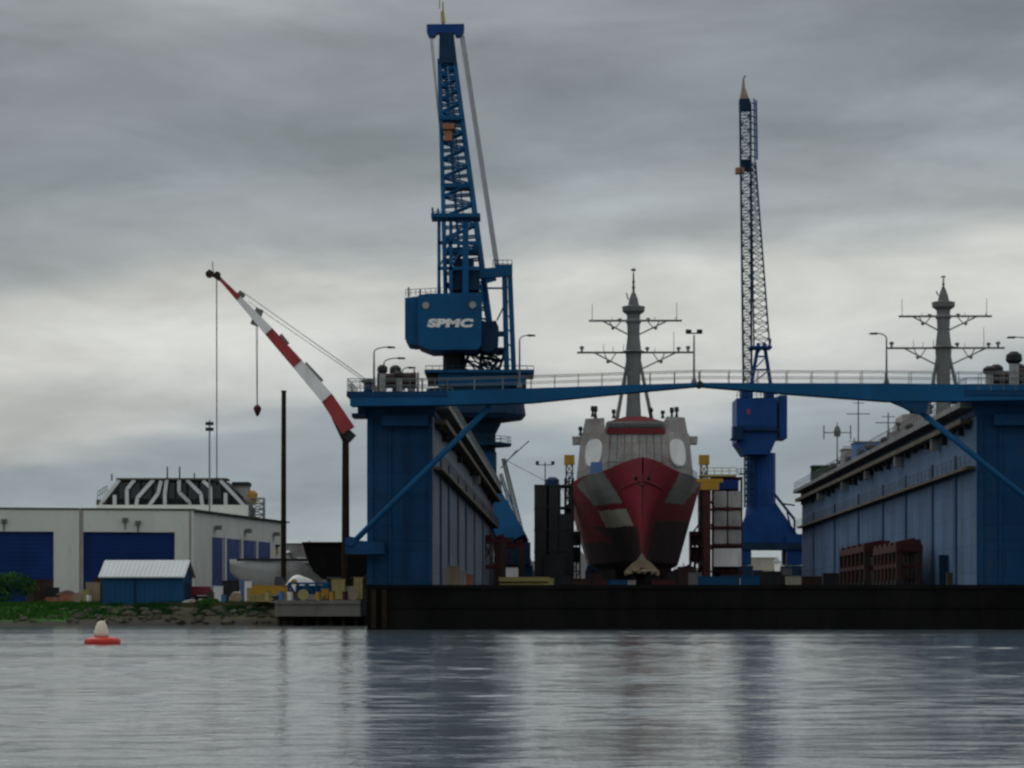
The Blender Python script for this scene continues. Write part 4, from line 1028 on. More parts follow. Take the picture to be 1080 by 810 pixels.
crate(479, 300, 1.3, 1.2, 1.9, 'tan', 'tan crate leaning between the lockers, left wall foot')
crate(486, 306, 1.0, 1.0, 1.5, 'grey_tank', 'small pale grey crate right of the tan crate')
crate(494, 312, 1.0, 1.0, 1.2, 'orange', 'low orange brown box at the left wall foot')
crate(1019, 292, .8, .8, 1.5, 'tan', 'small tan crate at the near foot of the right wall')
crate(995, 300, .9, .8, 3.0, 'crane_dark', 'tall dark blue locker at the right wall foot')
crate(1006, 296, 1.4, .8, 1.2, 'stone', 'grey box beside the dark locker, right wall foot')
crate(540, 420, 1.7, 1.2, 3.4, 'white', 'white upright box beneath the big crane legs', lid='red_steel')
crate(634, 400, 1.6, 1.5, 1.5, 'red_steel', 'red box low in front of the ship, left of its keel')
crate(652, 395, 2.4, 1.5, 1.4, 'shed_blue', 'dark blue box in front of the keel')
crate(700, 400, 3.0, 1.5, 1.5, 'red_steel', 'red box low in front of the ship, right of its keel')
crate(664, 405, 1.6, 1.5, 1.4, 'grey_tank', 'pale box standing just left of the sonar dome')
crate(612, 410, 2.2, 1.4, 1.7, 'brown_dk', 'brown box by the left hull scaffold')
crate(757, 400, 5.2, 1.6, 1.9, 'shed_blue', 'long dark blue container low in front of the staging tower')
crate(791, 405, 2.4, 1.6, 2.0, 'crane_blue', 'blue box left of the dark vehicle near the far crane')
crate(840, 410, 2.8, 1.5, 2.0, 'cream', 'cream box beside the foot of the far right wall')
crate(860, 400, 3.6, 1.5, 1.9, 'brown_dk', 'dark brown crate nearest the far end of the right wall')
crate(880, 390, 3.0, 1.5, 2.2, 'dark_steel', 'dark crate between the right wall foot and red carriages')
crate(590, 420, 3.0, 1.4, 2.2, 'dark_steel', 'dark crate at the foot of the clad staging tower')
crate(576, 405, 2.0, 1.4, 1.7, 'pale_yel', 'small pale yellow crate right of the pipe stack')
crate(688, 470, 2.2, 2, 3.6, 'dark_steel', 'black box behind the sonar dome, right of the keel')
crate(699, 474, 2.6, 2, 4.0, 'brown_dk', 'tall brown box under the right side of the bow')
crate(712, 452, 2.2, 2, 3.0, 'dark_steel', 'dark box under the right hull flare')
crate(724, 448, 2.4, 2, 3.8, 'brown_dk', 'brown box left of the right hand low staging')
crate(733, 440, 1.8, 2, 2.8, 'mast_grey', 'grey box at the foot of the right hand low staging')
crate(641, 468, 2.4, 2, 3.6, 'dark_steel', 'black box behind the red box, left of the keel')
crate(628, 460, 1.8, 2, 3.0, 'brown_dk', 'brown box under the left hull flare')
crate(770, 440, 2.6, 2, 2.7, 'dark_steel', 'black box below the white panel of the pale tank tower')
crate(806, 470, 2.6, 2, 3.4, 'brown_dk', 'brown box before the portal of the far crane')
crate(829, 450, 1.6, 1.6, 3.6, 'mast_grey', 'grey upright box left of the far right wall foot')
crate(549, 450, 1.4, 1.6, 3.8, 'dark_steel', 'black upright box right of the big crane bogies')
# pipe bundle
c0 = dpt(552, 385, DECK); m = MB(); 
for k in range(5):
    for j in range(3 if k < 4 else 2): m.tube((c0.x-3.0, 385+k*.5, c0.z+.3+j*.46+.02*k), (c0.x+3.2, 385+k*.5, c0.z+.3+j*.46+.02*k), .22, n=8)
m.box(c0.x-2.6, c0.x-2.3, 384.8, 387.4, c0.z, c0.z+.08); m.box(c0.x+2.3, c0.x+2.6, 384.8, 387.4, c0.z, c0.z+.08)
m.box(c0.x-3.1, c0.x+3.3, 384.6, 384.7, c0.z+1.2, c0.z+1.75)
tag(m.build('pipe_stack', 'pale_yel', origin=c0), 'low stack of pale yellow pipes between the big crane and the clad tower', 'pipe stack')

# white tents seen under the hull flare
def tent(px, D, w_, h, label):
    c = dpt(px, D, DECK); r = thing('work_tent', label, 'tent', c, 'white work tents')
    m = MB(); m.add([(c.x-w_/2,c.y,c.z),(c.x+w_/2,c.y,c.z),(c.x+w_/2,c.y+6,c.z),(c.x-w_/2,c.y+6,c.z),(c.x-w_*.42,c.y,c.z+h*.6),(c.x+w_*.42,c.y,c.z+h*.6),(c.x+w_*.42,c.y+6,c.z+h*.6),(c.x-w_*.42,c.y+6,c.z+h*.6),(c.x-w_*.12,c.y,c.z+h),(c.x-w_*.12,c.y+6,c.z+h)],
       [(0,1,5,8,4),(3,7,9,6,2),(1,2,6,5),(0,4,7,3),(4,8,9,7),(5,6,9,8)]); m.build('canvas', 'white', r)
    m = MB(); m.box(c.x-.8, c.x+.6, c.y-.06, c.y-.003, c.z, c.z+2.3); m.build('door_flap', 'ship_grey', r)
tent(613, 560, 5.0, 9.0, 'white work tent seen left beneath the ship flare'); tent(714, 700, 3.4, 8.0, 'small white work tent seen right beneath the ship flare')

# vehicles near far crane
def truck(px, D, label, body, cabm, sc=1.0, z=DECK, name='parked_truck', flip=1):
    c = dpt(px, D, z); r = thing(name, label, 'truck', c, 'vehicles parked in the yard')
    L_ = 6.0*sc; s = flip
    m = MB(); m.box(*sorted((c.x-s*L_*.5, c.x+s*L_*.12)), c.y-1.1, c.y+1.1, c.z+.9, c.z+2.7*sc); m.build('cargo_body', body, r)
    m = MB(); x = lambda t: c.x+s*t*L_
    m.prism([Vector((x(p), c.y-1.05, c.z+q*sc)) for p, q in ((.14,.8),(.5,.8),(.5,1.4),(.40,1.55),(.33,2.2),(.14,2.2))], Vector((0,2.1,0))); cb = m.build('cab', cabm, r)
    m = MB(); m.prism([Vector((x(p), c.y-1.09, c.z+q*sc)) for p, q in ((.18,1.5),(.37,1.5),(.32,2.1),(.18,2.1))], Vector((0,.03,0))); m.build('side_window', 'glass', cb)
    m = MB(); m.box(c.x-L_*.49, c.x+L_*.49, c.y-.9, c.y+.9, c.z+.5, c.z+.79); m.build('chassis', 'dark_steel', r)
    for p in (-.34, .32):
        for e in (-1, 1):
            m = MB(); m.tube((x(p), c.y+e*1.1-.15, c.z+.48), (x(p), c.y+e*1.1+.15, c.z+.48), .48, n=16); wh = m.build('wheel', 'dark_steel', r)
            m = MB(); m.tube((x(p), c.y+e*1.1-.17*1, c.z+.48), (x(p), c.y+e*1.1+.17, c.z+.48), .24, n=12); m.build('rim', 'mast_grey', wh)
    return r
truck(818, 415, 'dark truck parked low between the staging and right wall', 'dark_steel', 'brown_dk', 1.05)
truck(560, 520, 'pale truck half hidden beneath the big crane', 'cream', 'white', 1.0)
truck(800, 560, 'white truck under the portal of the far crane', 'white', 'ship_grey', 1.2)

# far yard buildings seen through the gaps
def building(px0, px1, ytop, D, mat, label, roof='shed_roof', ridge=1.2, name='yard_building', dep=20, ground=DECK, grp='low buildings at the back of the yard', doors=2, dmat='door_blue'):
    a = P(px0, ytop, D); b = P(px1, ytop, D); zt = a.z; c = Vector(((a.x+b.x)/2, D+dep/2, ground)); r = thing(name, label, 'building', c, grp)
    m = MB(); m.box(a.x, b.x, D, D+dep, ground-.3, zt); m.build('wall', mat, r)
    m = MB(); m.add([(a.x-.3,D-.3,zt+.01),(b.x+.3,D-.3,zt+.01),(b.x+.3,D+dep+.3,zt+.01),(a.x-.3,D+dep+.3,zt+.01),(a.x-.3,D+dep/2,zt+ridge),(b.x+.3,D+dep/2,zt+ridge)], [(0,1,5,4),(2,3,4,5),(1,2,5),(3,0,4),(3,2,1,0)]); m.build('roof', roof, r)
    for k in range(doors):
        x = a.x+(b.x-a.x)*(k+.5)/doors; w_ = (b.x-a.x)/doors*.28
        m = MB(); m.box(x-w_, x+w_, D-.08, D-.003, ground, ground+(zt-ground)*.7); m.build('door', dmat, r)
    return r
building(786, 834, 588, 820, 'cream', 'cream low building seen under the far crane', ridge=2)
building(824, 870, 592, 760, 'white', 'white low building beside the far end of the right wall', ridge=1.5)
building(540, 575, 592, 900, 'ship_grey', 'grey low building seen between the big crane and clad tower', ridge=2)
building(724, 748, 599, 860, 'ship_grey', 'pale low building glimpsed right of the ship keel', ridge=2)
building(600, 640, 600, 840, 'ship_grey', 'grey low building glimpsed left of the ship keel', ridge=2)

# derrick with stays behind big crane (thin brown boom)
c = P(566, 590, 560); r = thing('derrick', 'thin lattice derrick and stays between big crane and clad tower', 'derrick', Vector((c.x, 560, DECK)))
m = MB(); m.lattice(Vector((c.x, 560, DECK)), P(531, 484, 560), 1.0, .6, 1.0, .6, 34, .13, .08); m.build('boom', 'mast_grey', r)
m = MB(); m.lattice(Vector((c.x+.5, 561, DECK+.1)), P(528, 500, 561), .8, .5, .8, .5, 30, .10, .06); m.build('mast', 'crane_blue', r)
m = MB(); m.tube(P(531,484,560), P(600,520,560), .05, n=4); m.tube(P(545,475,560), P(528,494,560), .10, n=4); m.tube(P(558,465,560), P(530,490,560), .10, n=4); m.build('stay_wire', 'rope_dark', r)
m = MB(); m.box(c.x-1.5, c.x+1.8, 559, 562, DECK-.1, DECK+.4); m.build('base_plate', 'dark_steel', r)

# ------------------------------------------------------------------ land
YZ = 2.6
yard_poly = [(-900, 366), (-46, 366), (-38, 356), (-27, 352), (-17.0, 352), (-17.0, 497), (-900, 497)]
m = MB(); m.prism([Vector((x, y, YZ-6)) for x, y in yard_poly], Vector((0,0,6))); struct('yard_ground', m, 'dirt')
m = MB(); m.prism([Vector((x, y, -3)) for x, y in ((-900,497.05),(54,497.05),(54,430),(900,430),(900,3000),(-900,3000))], Vector((0,0,DECK+3-.1))); struct('shipyard_ground', m, 'asphalt')
# far hills
m = MB(); random.seed(5)
xs = [-1400+i*40 for i in range(71)]; hs_ = [10+6*math.sin(i*.35)+4*math.sin(i*.9+1)+random.uniform(-1,1) for i in range(71)]
for i in range(70):
    m.add([(xs[i],2500,0),(xs[i+1],2500,0),(xs[i+1],2560,hs_[i+1]),(xs[i],2560,hs_[i]),(xs[i+1],2800,hs_[i+1]*1.4),(xs[i],2800,hs_[i]*1.4)], [(0,1,2,3),(3,2,4,5)])
struct('hills', m, 'dkgreen')

# bank: sloping strip from yard edge to water, with mud foot
import bmesh
def bankprofile(x):   # shoreline y
    return 339+2.0*math.sin(x*.09)+1.1*math.sin(x*.31+1)+ (9*sm((x+46)/14) if x > -46 else 0)
m = MB(); nx, ny = 300, 16; x0, x1 = -130., -24.
for i in range(nx+1):
    x = x0+(x1-x0)*i/nx; yb = bankprofile(x); yt = 366.5 if x < -46 else 366.5-(x+46)*.62
    for j in range(ny+1):
        t = j/ny; y = yb-3+(yt-yb+3)*t; z = -.35+(YZ+.38)*(t**.62)*1.0+.10*math.sin(x*.8+j)*math.sin(j*1.3+x*.21)*(t*(1-t)*4)
        m.v.append(Vector((x, y, z)))
for i in range(nx):
    for j in range(ny):
        a = i*(ny+1)+j; m.f.append((a, a+ny+1, a+ny+2, a+1)); m.m.append(0 if j < (2 if m.v[a].x < -50 else 3) else (1 if m.v[a].x < -46 else 2))
bank = struct('river_bank', m, ['mud', 'green', 'dirt'], smooth=True)
# grass blades over the bank
random.seed(21); m = MB()
for _ in range(20000):
    x = random.uniform(-74, -37.5); t = random.uniform(.17, 1.0); yb = bankprofile(x); y = yb-3+(366.5-yb+3)*t
    if x > -47 and random.random() < .65: continue
    z = -.35+(YZ+.38)*(t**.62)-.03; h = random.uniform(.12, .38)*(1.4 if random.random() < .1 else 1); a = random.uniform(0, 6.28); wd = random.uniform(.04, .10)
    dx, dy = math.cos(a)*wd, math.sin(a)*wd; lx, ly = random.uniform(-.12,.12), random.uniform(-.12,.12)
    m.add([(x-dx,y-dy,z),(x+dx,y+dy,z),(x+lx,y+ly,z+h)], [(0,1,2)], 0 if random.random() < .7 else 1)
g = m.build('grass', ['green', 'dkgreen'], origin=(-60,350,1)); tag(g, 'bright green grass covering the river bank', 'grass', kind='stuff')
# weeds on the quay bank
m = MB()
for _ in range(9000):
    x = random.uniform(-50, -26); yb = bankprofile(x); t = random.uniform(.3, .95); yt = 366.5 if x < -46 else 366.5-(x+46)*.62
    if math.sin(x*1.7)+math.sin(x*.6+2)+random.uniform(-.6,.6) < -.3: continue
    y = yb-3+(yt-yb+3)*t; z = -.35+(YZ+.38)*(t**.62)-.03; h = random.uniform(.12, .5); a = random.uniform(0, 6.28)
    dx, dy = math.cos(a)*.10, math.sin(a)*.10
    m.add([(x-dx,y-dy,z),(x+dx,y+dy,z),(x+random.uniform(-.2,.2),y,z+h)], [(0,1,2)])
g = m.build('weeds', 'dkgreen', origin=(-38,350,1)); tag(g, 'dark weeds growing among the bank stones', 'weeds', kind='stuff')
# rocks
random.seed(33); rocks = []
for k in range(5):
    m = MB(); m.sphere((0,0,0), .8, .6, .45, 8, 6, jit=.22); rocks.append(m.build('proto', 'stone', origin=(0,0,0)).data)
for o in [o for o in bpy.data.objects if o.name.startswith('proto')]: bpy.data.objects.remove(o)
for i in range(110):
    x = random.uniform(-52, -25.5) if i < 95 else random.uniform(-72, -52); t = random.uniform(.12, .7)**1.2; yb = bankprofile(x); yt = 366.5 if x < -46 else 366.5-(x+46)*.62
    if i >= 95: t = random.uniform(.1, .25)
    o = bpy.data.objects.new('shore_rock', random.choice(rocks)); COL.objects.link(o)
    o.location = (x, yb-3+(yt-yb+3)*t, -.35+(YZ+.38)*(t**.62)+.05); sc = random.uniform(.35, 1.0); o.scale = (sc*random.uniform(.8,1.4), sc, sc*random.uniform(.7,1.2)); o.rotation_euler.z = random.uniform(0, 6)
    tag(o, 'weathered grey brown rock in the jumble along the bank', 'rock', 'rocks along the river bank')
# quay
c = dpt(342, 340, 0)
r = thing('quay', 'weathered concrete quay on piles beside the dry dock', 'quay', Vector((-22, 345, 0)))
xa, xb = P(290, 0, 340).x, -16.9
m = MB(); m.box(xa, xb, 340, 353, zat(650,340), zat(633,340)); m.box(xa, xb, 339.8, 340-.002, zat(637,340), zat(633,340)); m.build('deck_slab', 'concrete', r)
m = MB(); m.box(xa-3, xb, 347, 352.9, -1, zat(650.5,340)); m.build('void_backing', 'hull_black', r)  # black face standing for the unlit void under the slab
for k in range(7):
    x = xa+.5+k*(xb-xa-1)/6; m = MB(); m.tube((x, 341, -1.5), (x, 341, zat(650.3,340)), .28, n=10); m.build('pile', 'timber', r)
QZ = zat(633,340)

# bush at far left
def bush(c, rx, ry, rz, label, n=5200, name='bush', seed=1):
    random.seed(seed); c = Vector(c); r = thing(name, label, 'bush', c)
    m = MB()
    for k in range(7):
        t = 2*math.pi*k/7; e = c+Vector((rx*.6*math.cos(t), ry*.6*math.sin(t), rz*random.uniform(.9,1.4))); m.tube(c, e, .08, .03, n=5)
    m.build('stem', 'trunk', r)
    lobes = [(Vector((random.uniform(-.55,.55)*rx, random.uniform(-.5,.5)*ry, random.uniform(.35,1.25)*rz)), random.uniform(.4,.65)) for _ in range(9)]
    m = MB()
    for _ in range(n):
        lc, lr = random.choice(lobes); d = Vector((random.gauss(0,1), random.gauss(0,1), random.gauss(0,1))).normalized()*random.uniform(.6,1.02)**.5
        p = c+lc+Vector((d.x*rx*lr, d.y*ry*lr, d.z*rz*lr))
        if p.z < c.z: p.z = c.z+random.uniform(0,.3)
        a = Vector((random.gauss(0,1), random.gauss(0,1), random.gauss(0,1))).normalized(); b = a.cross(d).normalized(); s = random.uniform(.09,.2)
        m.add([p-a*s, p+b*s*.6, p+a*s, p-b*s*.6], [(0,1,2,3)], 0 if random.random() < .72 else 1)
    m.build('foliage', ['green', 'dkgreen'], r)
bush((P(-12,0,372).x, 372, YZ-.1), 5.6, 4, 2.5, 'large dark green bush on the bank at the left edge', 9000, seed=2)
bush((P(215,0,353).x, 356, YZ-.4), 1.6, 1.4, .5, 'low scrubby bush by the red truck', 1400, seed=5)

# ------------------------------------------------------------------ warehouse
wh = thing('warehouse', 'large pale grey warehouse with wide blue roller doors', 'warehouse', (-60, 420, YZ))
A = Vector((P(-60,0,393).x, 393, 0)); B = Vector((P(200,0,400).x, 400, 0)); C_ = Vector((P(301,0,459).x, 459, 0)); Dd = A+(C_-B)
WZ = zat(538.5, 400); 
up = Vector((0,0,1))
def wallpt(p, q, t, z, off=0.):   # point along the wall p->q at distance t, pushed outward by off
    d = (q-p).normalized(); nrm = Vector((d.y, -d.x, 0)); 
    return p+d*t+nrm*off+up*z
m = MB(); m.hexa([A+up*0, B, C_, Dd, A+up*(WZ-.5), B+up*(WZ-.5), C_+up*(WZ-.9), Dd+up*(WZ-.9)]); m.build('wall', 'wh_wall', wh)
def wbox(m, p, q, t0, t1, z0, z1, o0, o1, mi=0):
    return m.hexa([wallpt(p,q,t0,z0,o1), wallpt(p,q,t1,z0,o1), wallpt(p,q,t1,z0,o0), wallpt(p,q,t0,z0,o0), wallpt(p,q,t0,z1,o1), wallpt(p,q,t1,z1,o1), wallpt(p,q,t1,z1,o0), wallpt(p,q,t0,z1,o0)], mi)
LF = (B-A).length
def tf(px): # distance along the front wall for a picture column
    k = (px-540)/F; d = (B-A).normalized(); t = (k*A.y-A.x)/(d.x-k*d.y); return t
zdt = zat(561, 397)
m = MB()
# cladding proud of the door plane: fascia + piers
wbox(m, A, B, 0, LF+.5, zdt, WZ, .003, .5); 
for x0_, x1_ in ((56.5, 83), (184, 200.3)): wbox(m, A, B, tf(x0_), tf(x1_) if x1_ < 200 else LF+.5, 0, zdt-.002, .003, .5)
LSd = (C_-B).length
def ts(px): k = (px-540)/F; d = (C_-B).normalized(); return (k*B.y-B.x)/(d.x-k*d.y)
sz = zat(566, 410)
wbox(m, B, C_, 0, ts(220.5), 0, WZ-.02, .003, .16); wbox(m, B, C_, ts(220.5), LSd, sz, WZ-.02, .003, .16); wbox(m, B, C_, ts(284.5), LSd, 0, sz-.002, .003, .16)
m.build('cladding', 'wh_wall', wh)
m = MB(); wbox(m, A, B, -.2, LF+.7, WZ+.002, WZ+.22, -.5, .62); wbox(m, B, C_, .1, LSd+.2, WZ+.004, WZ+.2, -.5, .62); m.build('parapet_trim', 'stone', wh)
m = MB(); wbox(m, A, B, tf(200)-.1, tf(200)+.1, 0, WZ-.05, .503, .6); wbox(m, A, B, tf(83.2), tf(87.5), 0, WZ-.05, .503, .56); m.build('downpipe', 'ship_grey', wh)
for x0_, x1_ in ((-20, 56), (84, 183.7)):
    m = MB(); t0, t1 = tf(x0_), tf(x1_); wbox(m, A, B, t0, t1, YZ+.02, zdt-.02, .01, .12)
    z = YZ+.5
    while z < zdt-.3: wbox(m, A, B, t0+.05, t1-.05, z, z+.07, .121, .16); z += .55
    m.build('roller_door', 'door_blue', wh)
for i, (x0_, x1_) in enumerate(((221.5,234),(239,252),(256,268),(271.5,284))):
    m = MB(); t0, t1 = ts(x0_), ts(x1_); wbox(m, B, C_, t0, t1, YZ+.02, sz-.02, .01, .1)
    z = YZ+1.2
    while z < sz-.3: wbox(m, B, C_, t0+.05, t1-.05, z, z+.07, .101, .14); z += 1.1
    m.build('bay_door', 'side_door', wh)
for x_ in (220.8, 236.5, 254, 269.8, 284.3):
    m = MB(); t0 = ts(x_); wbox(m, B, C_, t0-.5, t0+.5, 0, sz+.6, .165, .24); m.build('pilaster', 'wh_wall', wh)
for px, y0 in ((4,552), (131.5,550), (145,553)):
    m = MB(); t = tf(px); wbox(m, A, B, t-.35, t+.35, zat(y0,397), zat(y0-4,397), .52, 1.0); wbox(m, A, B, t-.08, t+.08, zat(y0+8,397), zat(y0,397), .52, .65); m.build('wall_lamp', 'mast_grey', wh)
for px in (225, 257, 287):
    m = MB(); t = ts(px); z = WZ-1.6; wbox(m, B, C_, t-.5, t+.5, z-.6, z, .32, 1.1); m.build('wall_lamp', 'mast_grey', wh)

# process building behind the warehouse with bent white ducts
DB = 450.
pb = thing('process_building', 'dark louvred plant block with bent white ducts above the warehouse roof', 'building', (P(185,0,DB).x, DB+5, YZ))
def B_(px, py, dd=0.): return P(px, py, DB+dd)
m = MB(); m.prism([B_(x,y,0) for x, y in ((108,640),(106,531),(112,524),(128,506.5),(236,506.5),(255,523),(262,535),(262,640))], Vector((0,12,0))); m.build('block', 'dark_steel', pb)
m = MB(); m.box(B_(104,0).x, B_(263,0).x, DB-2.2, DB-.01, YZ, zat(533,DB)); m.build('lower_wall', 'wh_wall', pb)
m = MB(); 
for k in range(9):
    x = 126+k*12.2; m.box(B_(x,0).x, B_(x+9.5,0).x, DB-.18, DB-.01, zat(526,DB), zat(509,DB))
m.build('louvre', 'glass', pb)
ducts = [[(126,506),(107,530),(105,540)], [(142,506),(134,516),(134,538)], [(162,506),(145,525),(143,538)], [(170,507),(167,520),(157,534)], [(121,522),(121,538)],
         [(176,506),(174,520),(174,540)], [(189,505),(189,519),(200,530),(200,540)], [(197,506),(212,521),(214,538)], [(214,507),(222,514),(222,540)], [(232,506),(249,524),(257,533)], [(238,520),(238,542)]]
for dct in ducts:
    m = MB(); pts = [B_(x, y, -1.2) for x, y in dct]
    for i in range(len(pts)-1): m.bar(pts[i], pts[i+1], .52, .52)
    m.build('duct', 'hull_white', pb)
m = MB(); m.box(B_(124,0).x, B_(240,0).x, DB-1.6, DB+4, zat(506.4,DB), zat(504.6,DB)); m.build('roof_edge', 'stone', pb)
m = MB(); m.box(B_(245,0).x, B_(261,0).x, DB+1, DB+5, zat(535,DB), zat(512,DB)); m.build('plant_room', 'ship_grey', pb)
m = MB(); m.box(B_(244,0).x, B_(262,0).x, DB+.7, DB+5.3, zat(511.9,DB), zat(508,DB)); m.build('plant_roof', 'dark_steel', pb)
m = MB(); m.lathe((B_(263.5,0).x, DB+2, 0), [(.9, zat(530,DB)), (1.0, zat(520,DB)), (.6, zat(517,DB))], 12); m.build('cyclone', 'yellow', pb)
m = MB(); m.lattice(B_(271.5,560), B_(271.5,525.5), 1.9, 1.9, 1.9, 1.9, 6, .12, .07); m.build('stair_tower', 'mast_grey', pb)
m = MB(); m.box(B_(102,0).x, B_(113,0).x, DB-.5, DB+2, zat(533,DB), zat(527,DB)); m.rail(B_(103,527), B_(113,521), 1.2, 4, .05); m.tube(B_(118,507), B_(118,500), .12, n=6); m.build('roof_plant', 'stone', pb)
for x, y in ((176.5,492), (189.5,492), (205,499)):
    m = MB(); m.tube(B_(x,506), B_(x,y), .14, .1, n=6); m.build('exhaust_stack', 'stone', pb)

# light tower with box heads (x 221)
def fl_tower(px, y0, y1, D, label):
    b = P(px, y0, D); r = thing('floodlight_tower', label, 'floodlight tower', Vector((b.x, D, YZ)))
    m = MB(); m.tube((b.x, D, YZ), P(px, y1, D), .16, .10, n=8); m.build('pole', 'mast_grey', r)
    m = MB(); 
    for y in (y1+2, y1+8): m.box(b.x-.55, b.x+.55, D-.25, D+.25, zat(y+3.5,D), zat(y,D))
    m.build('floodlight_head', 'dark_steel', r)
fl_tower(221, 640, 443, 430, 'slim pole with two stacked floodlight boxes behind the warehouse')
c = P(84.5, 640, 385); r = thing('utility_pole', 'slim white pole standing before the warehouse between its doors', 'pole', Vector((c.x, 385, YZ)))
m = MB(); m.tube((c.x, 385, YZ), (c.x, 385, zat(536,385)), .16, .12, n=10); m.build('shaft', 'ship_grey', r); m = MB(); m.lathe((c.x,385,0), [(.4,YZ),(.4,YZ+.15),(.2,YZ+.5)], 10); m.build('base', 'concrete', r)

# tall piles
c = P(299, 0, 352); r = thing('mooring_pile', 'tall straight black pile standing left of the dark barge', 'pile', Vector((c.x, 352, 0)), 'tall piles by the quay')
m = MB(); m.tube((c.x-.05, 352.5, 0), (c.x, 352.5, zat(413,352)), .33, .27, n=12); m.build('shaft', 'timber', r); m = MB(); m.lathe((c.x,352.5,0), [(.36,zat(413,352)),(.3,zat(411.5,352))], 12); m.build('cap', 'dark_steel', r)

# red and white crane
DC = 372.
def Cc(px, py, dd=0.): return P(px, py, DC+dd)
rw = thing('mobile_crane', 'red and white banded boom crane leaning left over the warehouse yard', 'crane', Vector((Cc(366,0).x, DC, YZ)))
cl = [(367.5,454,22),(345,420,20.5),(314,384,18),(284,350,15),(252,315,9),(233,295,5)]
def seg(i, name, mat, dx=0):
    (x0,y0,w0), (x1,y1,w1) = cl[i], cl[i+1]; m = MB(); k = DC/F*.75
    m.bar(Cc(x0,y0), Cc(x1,y1), w0*k*.9, 1.7, w1*k*.9, 1.4); m.build(name, mat, rw)
seg(0, 'boom_section', 'red_boom'); seg(1, 'boom_section', 'white'); seg(2, 'boom_section', 'red_boom'); seg(3, 'boom_section', 'white'); seg(4, 'boom_section', 'red_boom')
m = MB(); m.bar(Cc(233,295), Cc(221,287.5), .5); m.bar(Cc(226,291), Cc(220,285), .35); m.bar(Cc(225,288), Cc(224,276), .1); m.tube(Cc(221,289,-.3), Cc(221,289,.3), .5, n=12); m.tube(Cc(229,290,-.3), Cc(229,290,.3), .45, n=12); m.build('boom_tip', 'brown_dk', rw)
m = MB(); m.bar(Cc(251,309), Cc(256,314), .9); m.bar(Cc(264,333), Cc(276,331), .5); m.bar(Cc(268,343), Cc(274,326), .9); m.bar(Cc(322,383), Cc(340,402), .4); m.bar(Cc(296,353), Cc(304,363), .4); m.build('boom_fitting', 'mast_grey', rw)
m = MB(); m.bar(Cc(360,452), Cc(372,463), 1.2); m.bar(Cc(352,440), Cc(366,470), .6); m.build('boom_foot', 'dark_steel', rw)
m = MB(); m.tube(Cc(364.5,580), Cc(364.5,450), .48, .40, n=12); m.tube((Cc(364.5,0).x, DC, 0), Cc(364.5,580), .5, n=12); m.build('pedestal', 'timber', rw)
for k in range(8): pass
m = MB(); m.tube(Cc(228.5,290), Cc(228.7,505), .07, n=5); m.tube(Cc(271.5,342), Cc(271.5,428), .045, n=5); m.tube(Cc(270.2,342), Cc(271,428), .04, n=5); m.build('hoist_rope', 'rope_dark', rw)
m = MB(); m.tube(Cc(256,308), K(-5.6,11,TOP+1.7), .045, n=5); m.tube(Cc(262,318), K(-5.9,4,TOP+1.5), .035, n=5); m.build('stay_wire', 'rope_dark', rw)
m = MB(); m.lathe(Cc(271.5,0), [(.12,zat(439,DC)),(.45,zat(433,DC)),(.5,zat(430,DC)),(.2,zat(427,DC))], 10); m.build('hook_block', 'red_steel', rw)
m = MB(); m.lathe(Cc(228.7,0), [(.12,zat(512,DC)),(.35,zat(508,DC)),(.2,zat(504,DC))], 8); m.build('hook_block', 'dark_steel', rw)

# ------------------------------------------------------------------ blue shed
DS = 362.
sh = thing('shed', 'small blue shed with a pale metal roof on the river bank', 'shed', Vector((P(152,0,DS).x, DS+2.5, YZ)))
ax_, bx_ = P(109,0,DS).x, P(195,0,DS).x; zt = zat(608.5,DS); zr = zat(592,DS+3)
m = MB(); m.box(ax_, bx_, DS, DS+6, YZ-.6, zt)
m.add([(ax_,DS,zt),(ax_,DS+6,zt),(ax_,DS+3,zr-.1),(bx_,DS,zt),(bx_,DS+6,zt),(bx_,DS+3,zr-.1)], [(0,1,2),(3,5,4),(0,2,5,3),(1,4,5,2)])
k = 0; x = ax_+.3
while x < bx_-.2: m.box(x, x+.05, DS-.03, DS, YZ-.4, zt-.05); x += .6
m.build('wall', 'shed_blue', sh)
dz = Vector((0,0,.14))
for q, nm in ((-1, 'roof'), (1, 'roof')):
    e = [Vector((ax_-.35, DS+3+q*3.5, zt-.1)), Vector((bx_+.35, DS+3+q*3.5, zt-.1)), Vector((bx_+.35, DS+3, zr)), Vector((ax_-.35, DS+3, zr))]
    m = MB(); m.hexa([p for p in e]+[p+dz for p in e])
    for i in range(20):
        t = (i+.5)/20; p = e[0].lerp(e[1], t)+dz; r2 = e[3].lerp(e[2], t)+dz; m.bar(p, r2, .05, .06)
    m.build('roof', 'shed_roof', sh)
m = MB(); m.box(P(143,0,DS).x, P(145,0,DS).x, DS-.12, DS-.035, YZ-.4, zt-.15); m.build('corner_post', 'crane_dark', sh)
m = MB(); m.box(bx_+.003, bx_+.08, DS+1.6, DS+4.4, YZ, YZ+2.4); m.build('door', 'crane_dark', sh)

sh.rotation_euler.z = math.radians(-5)
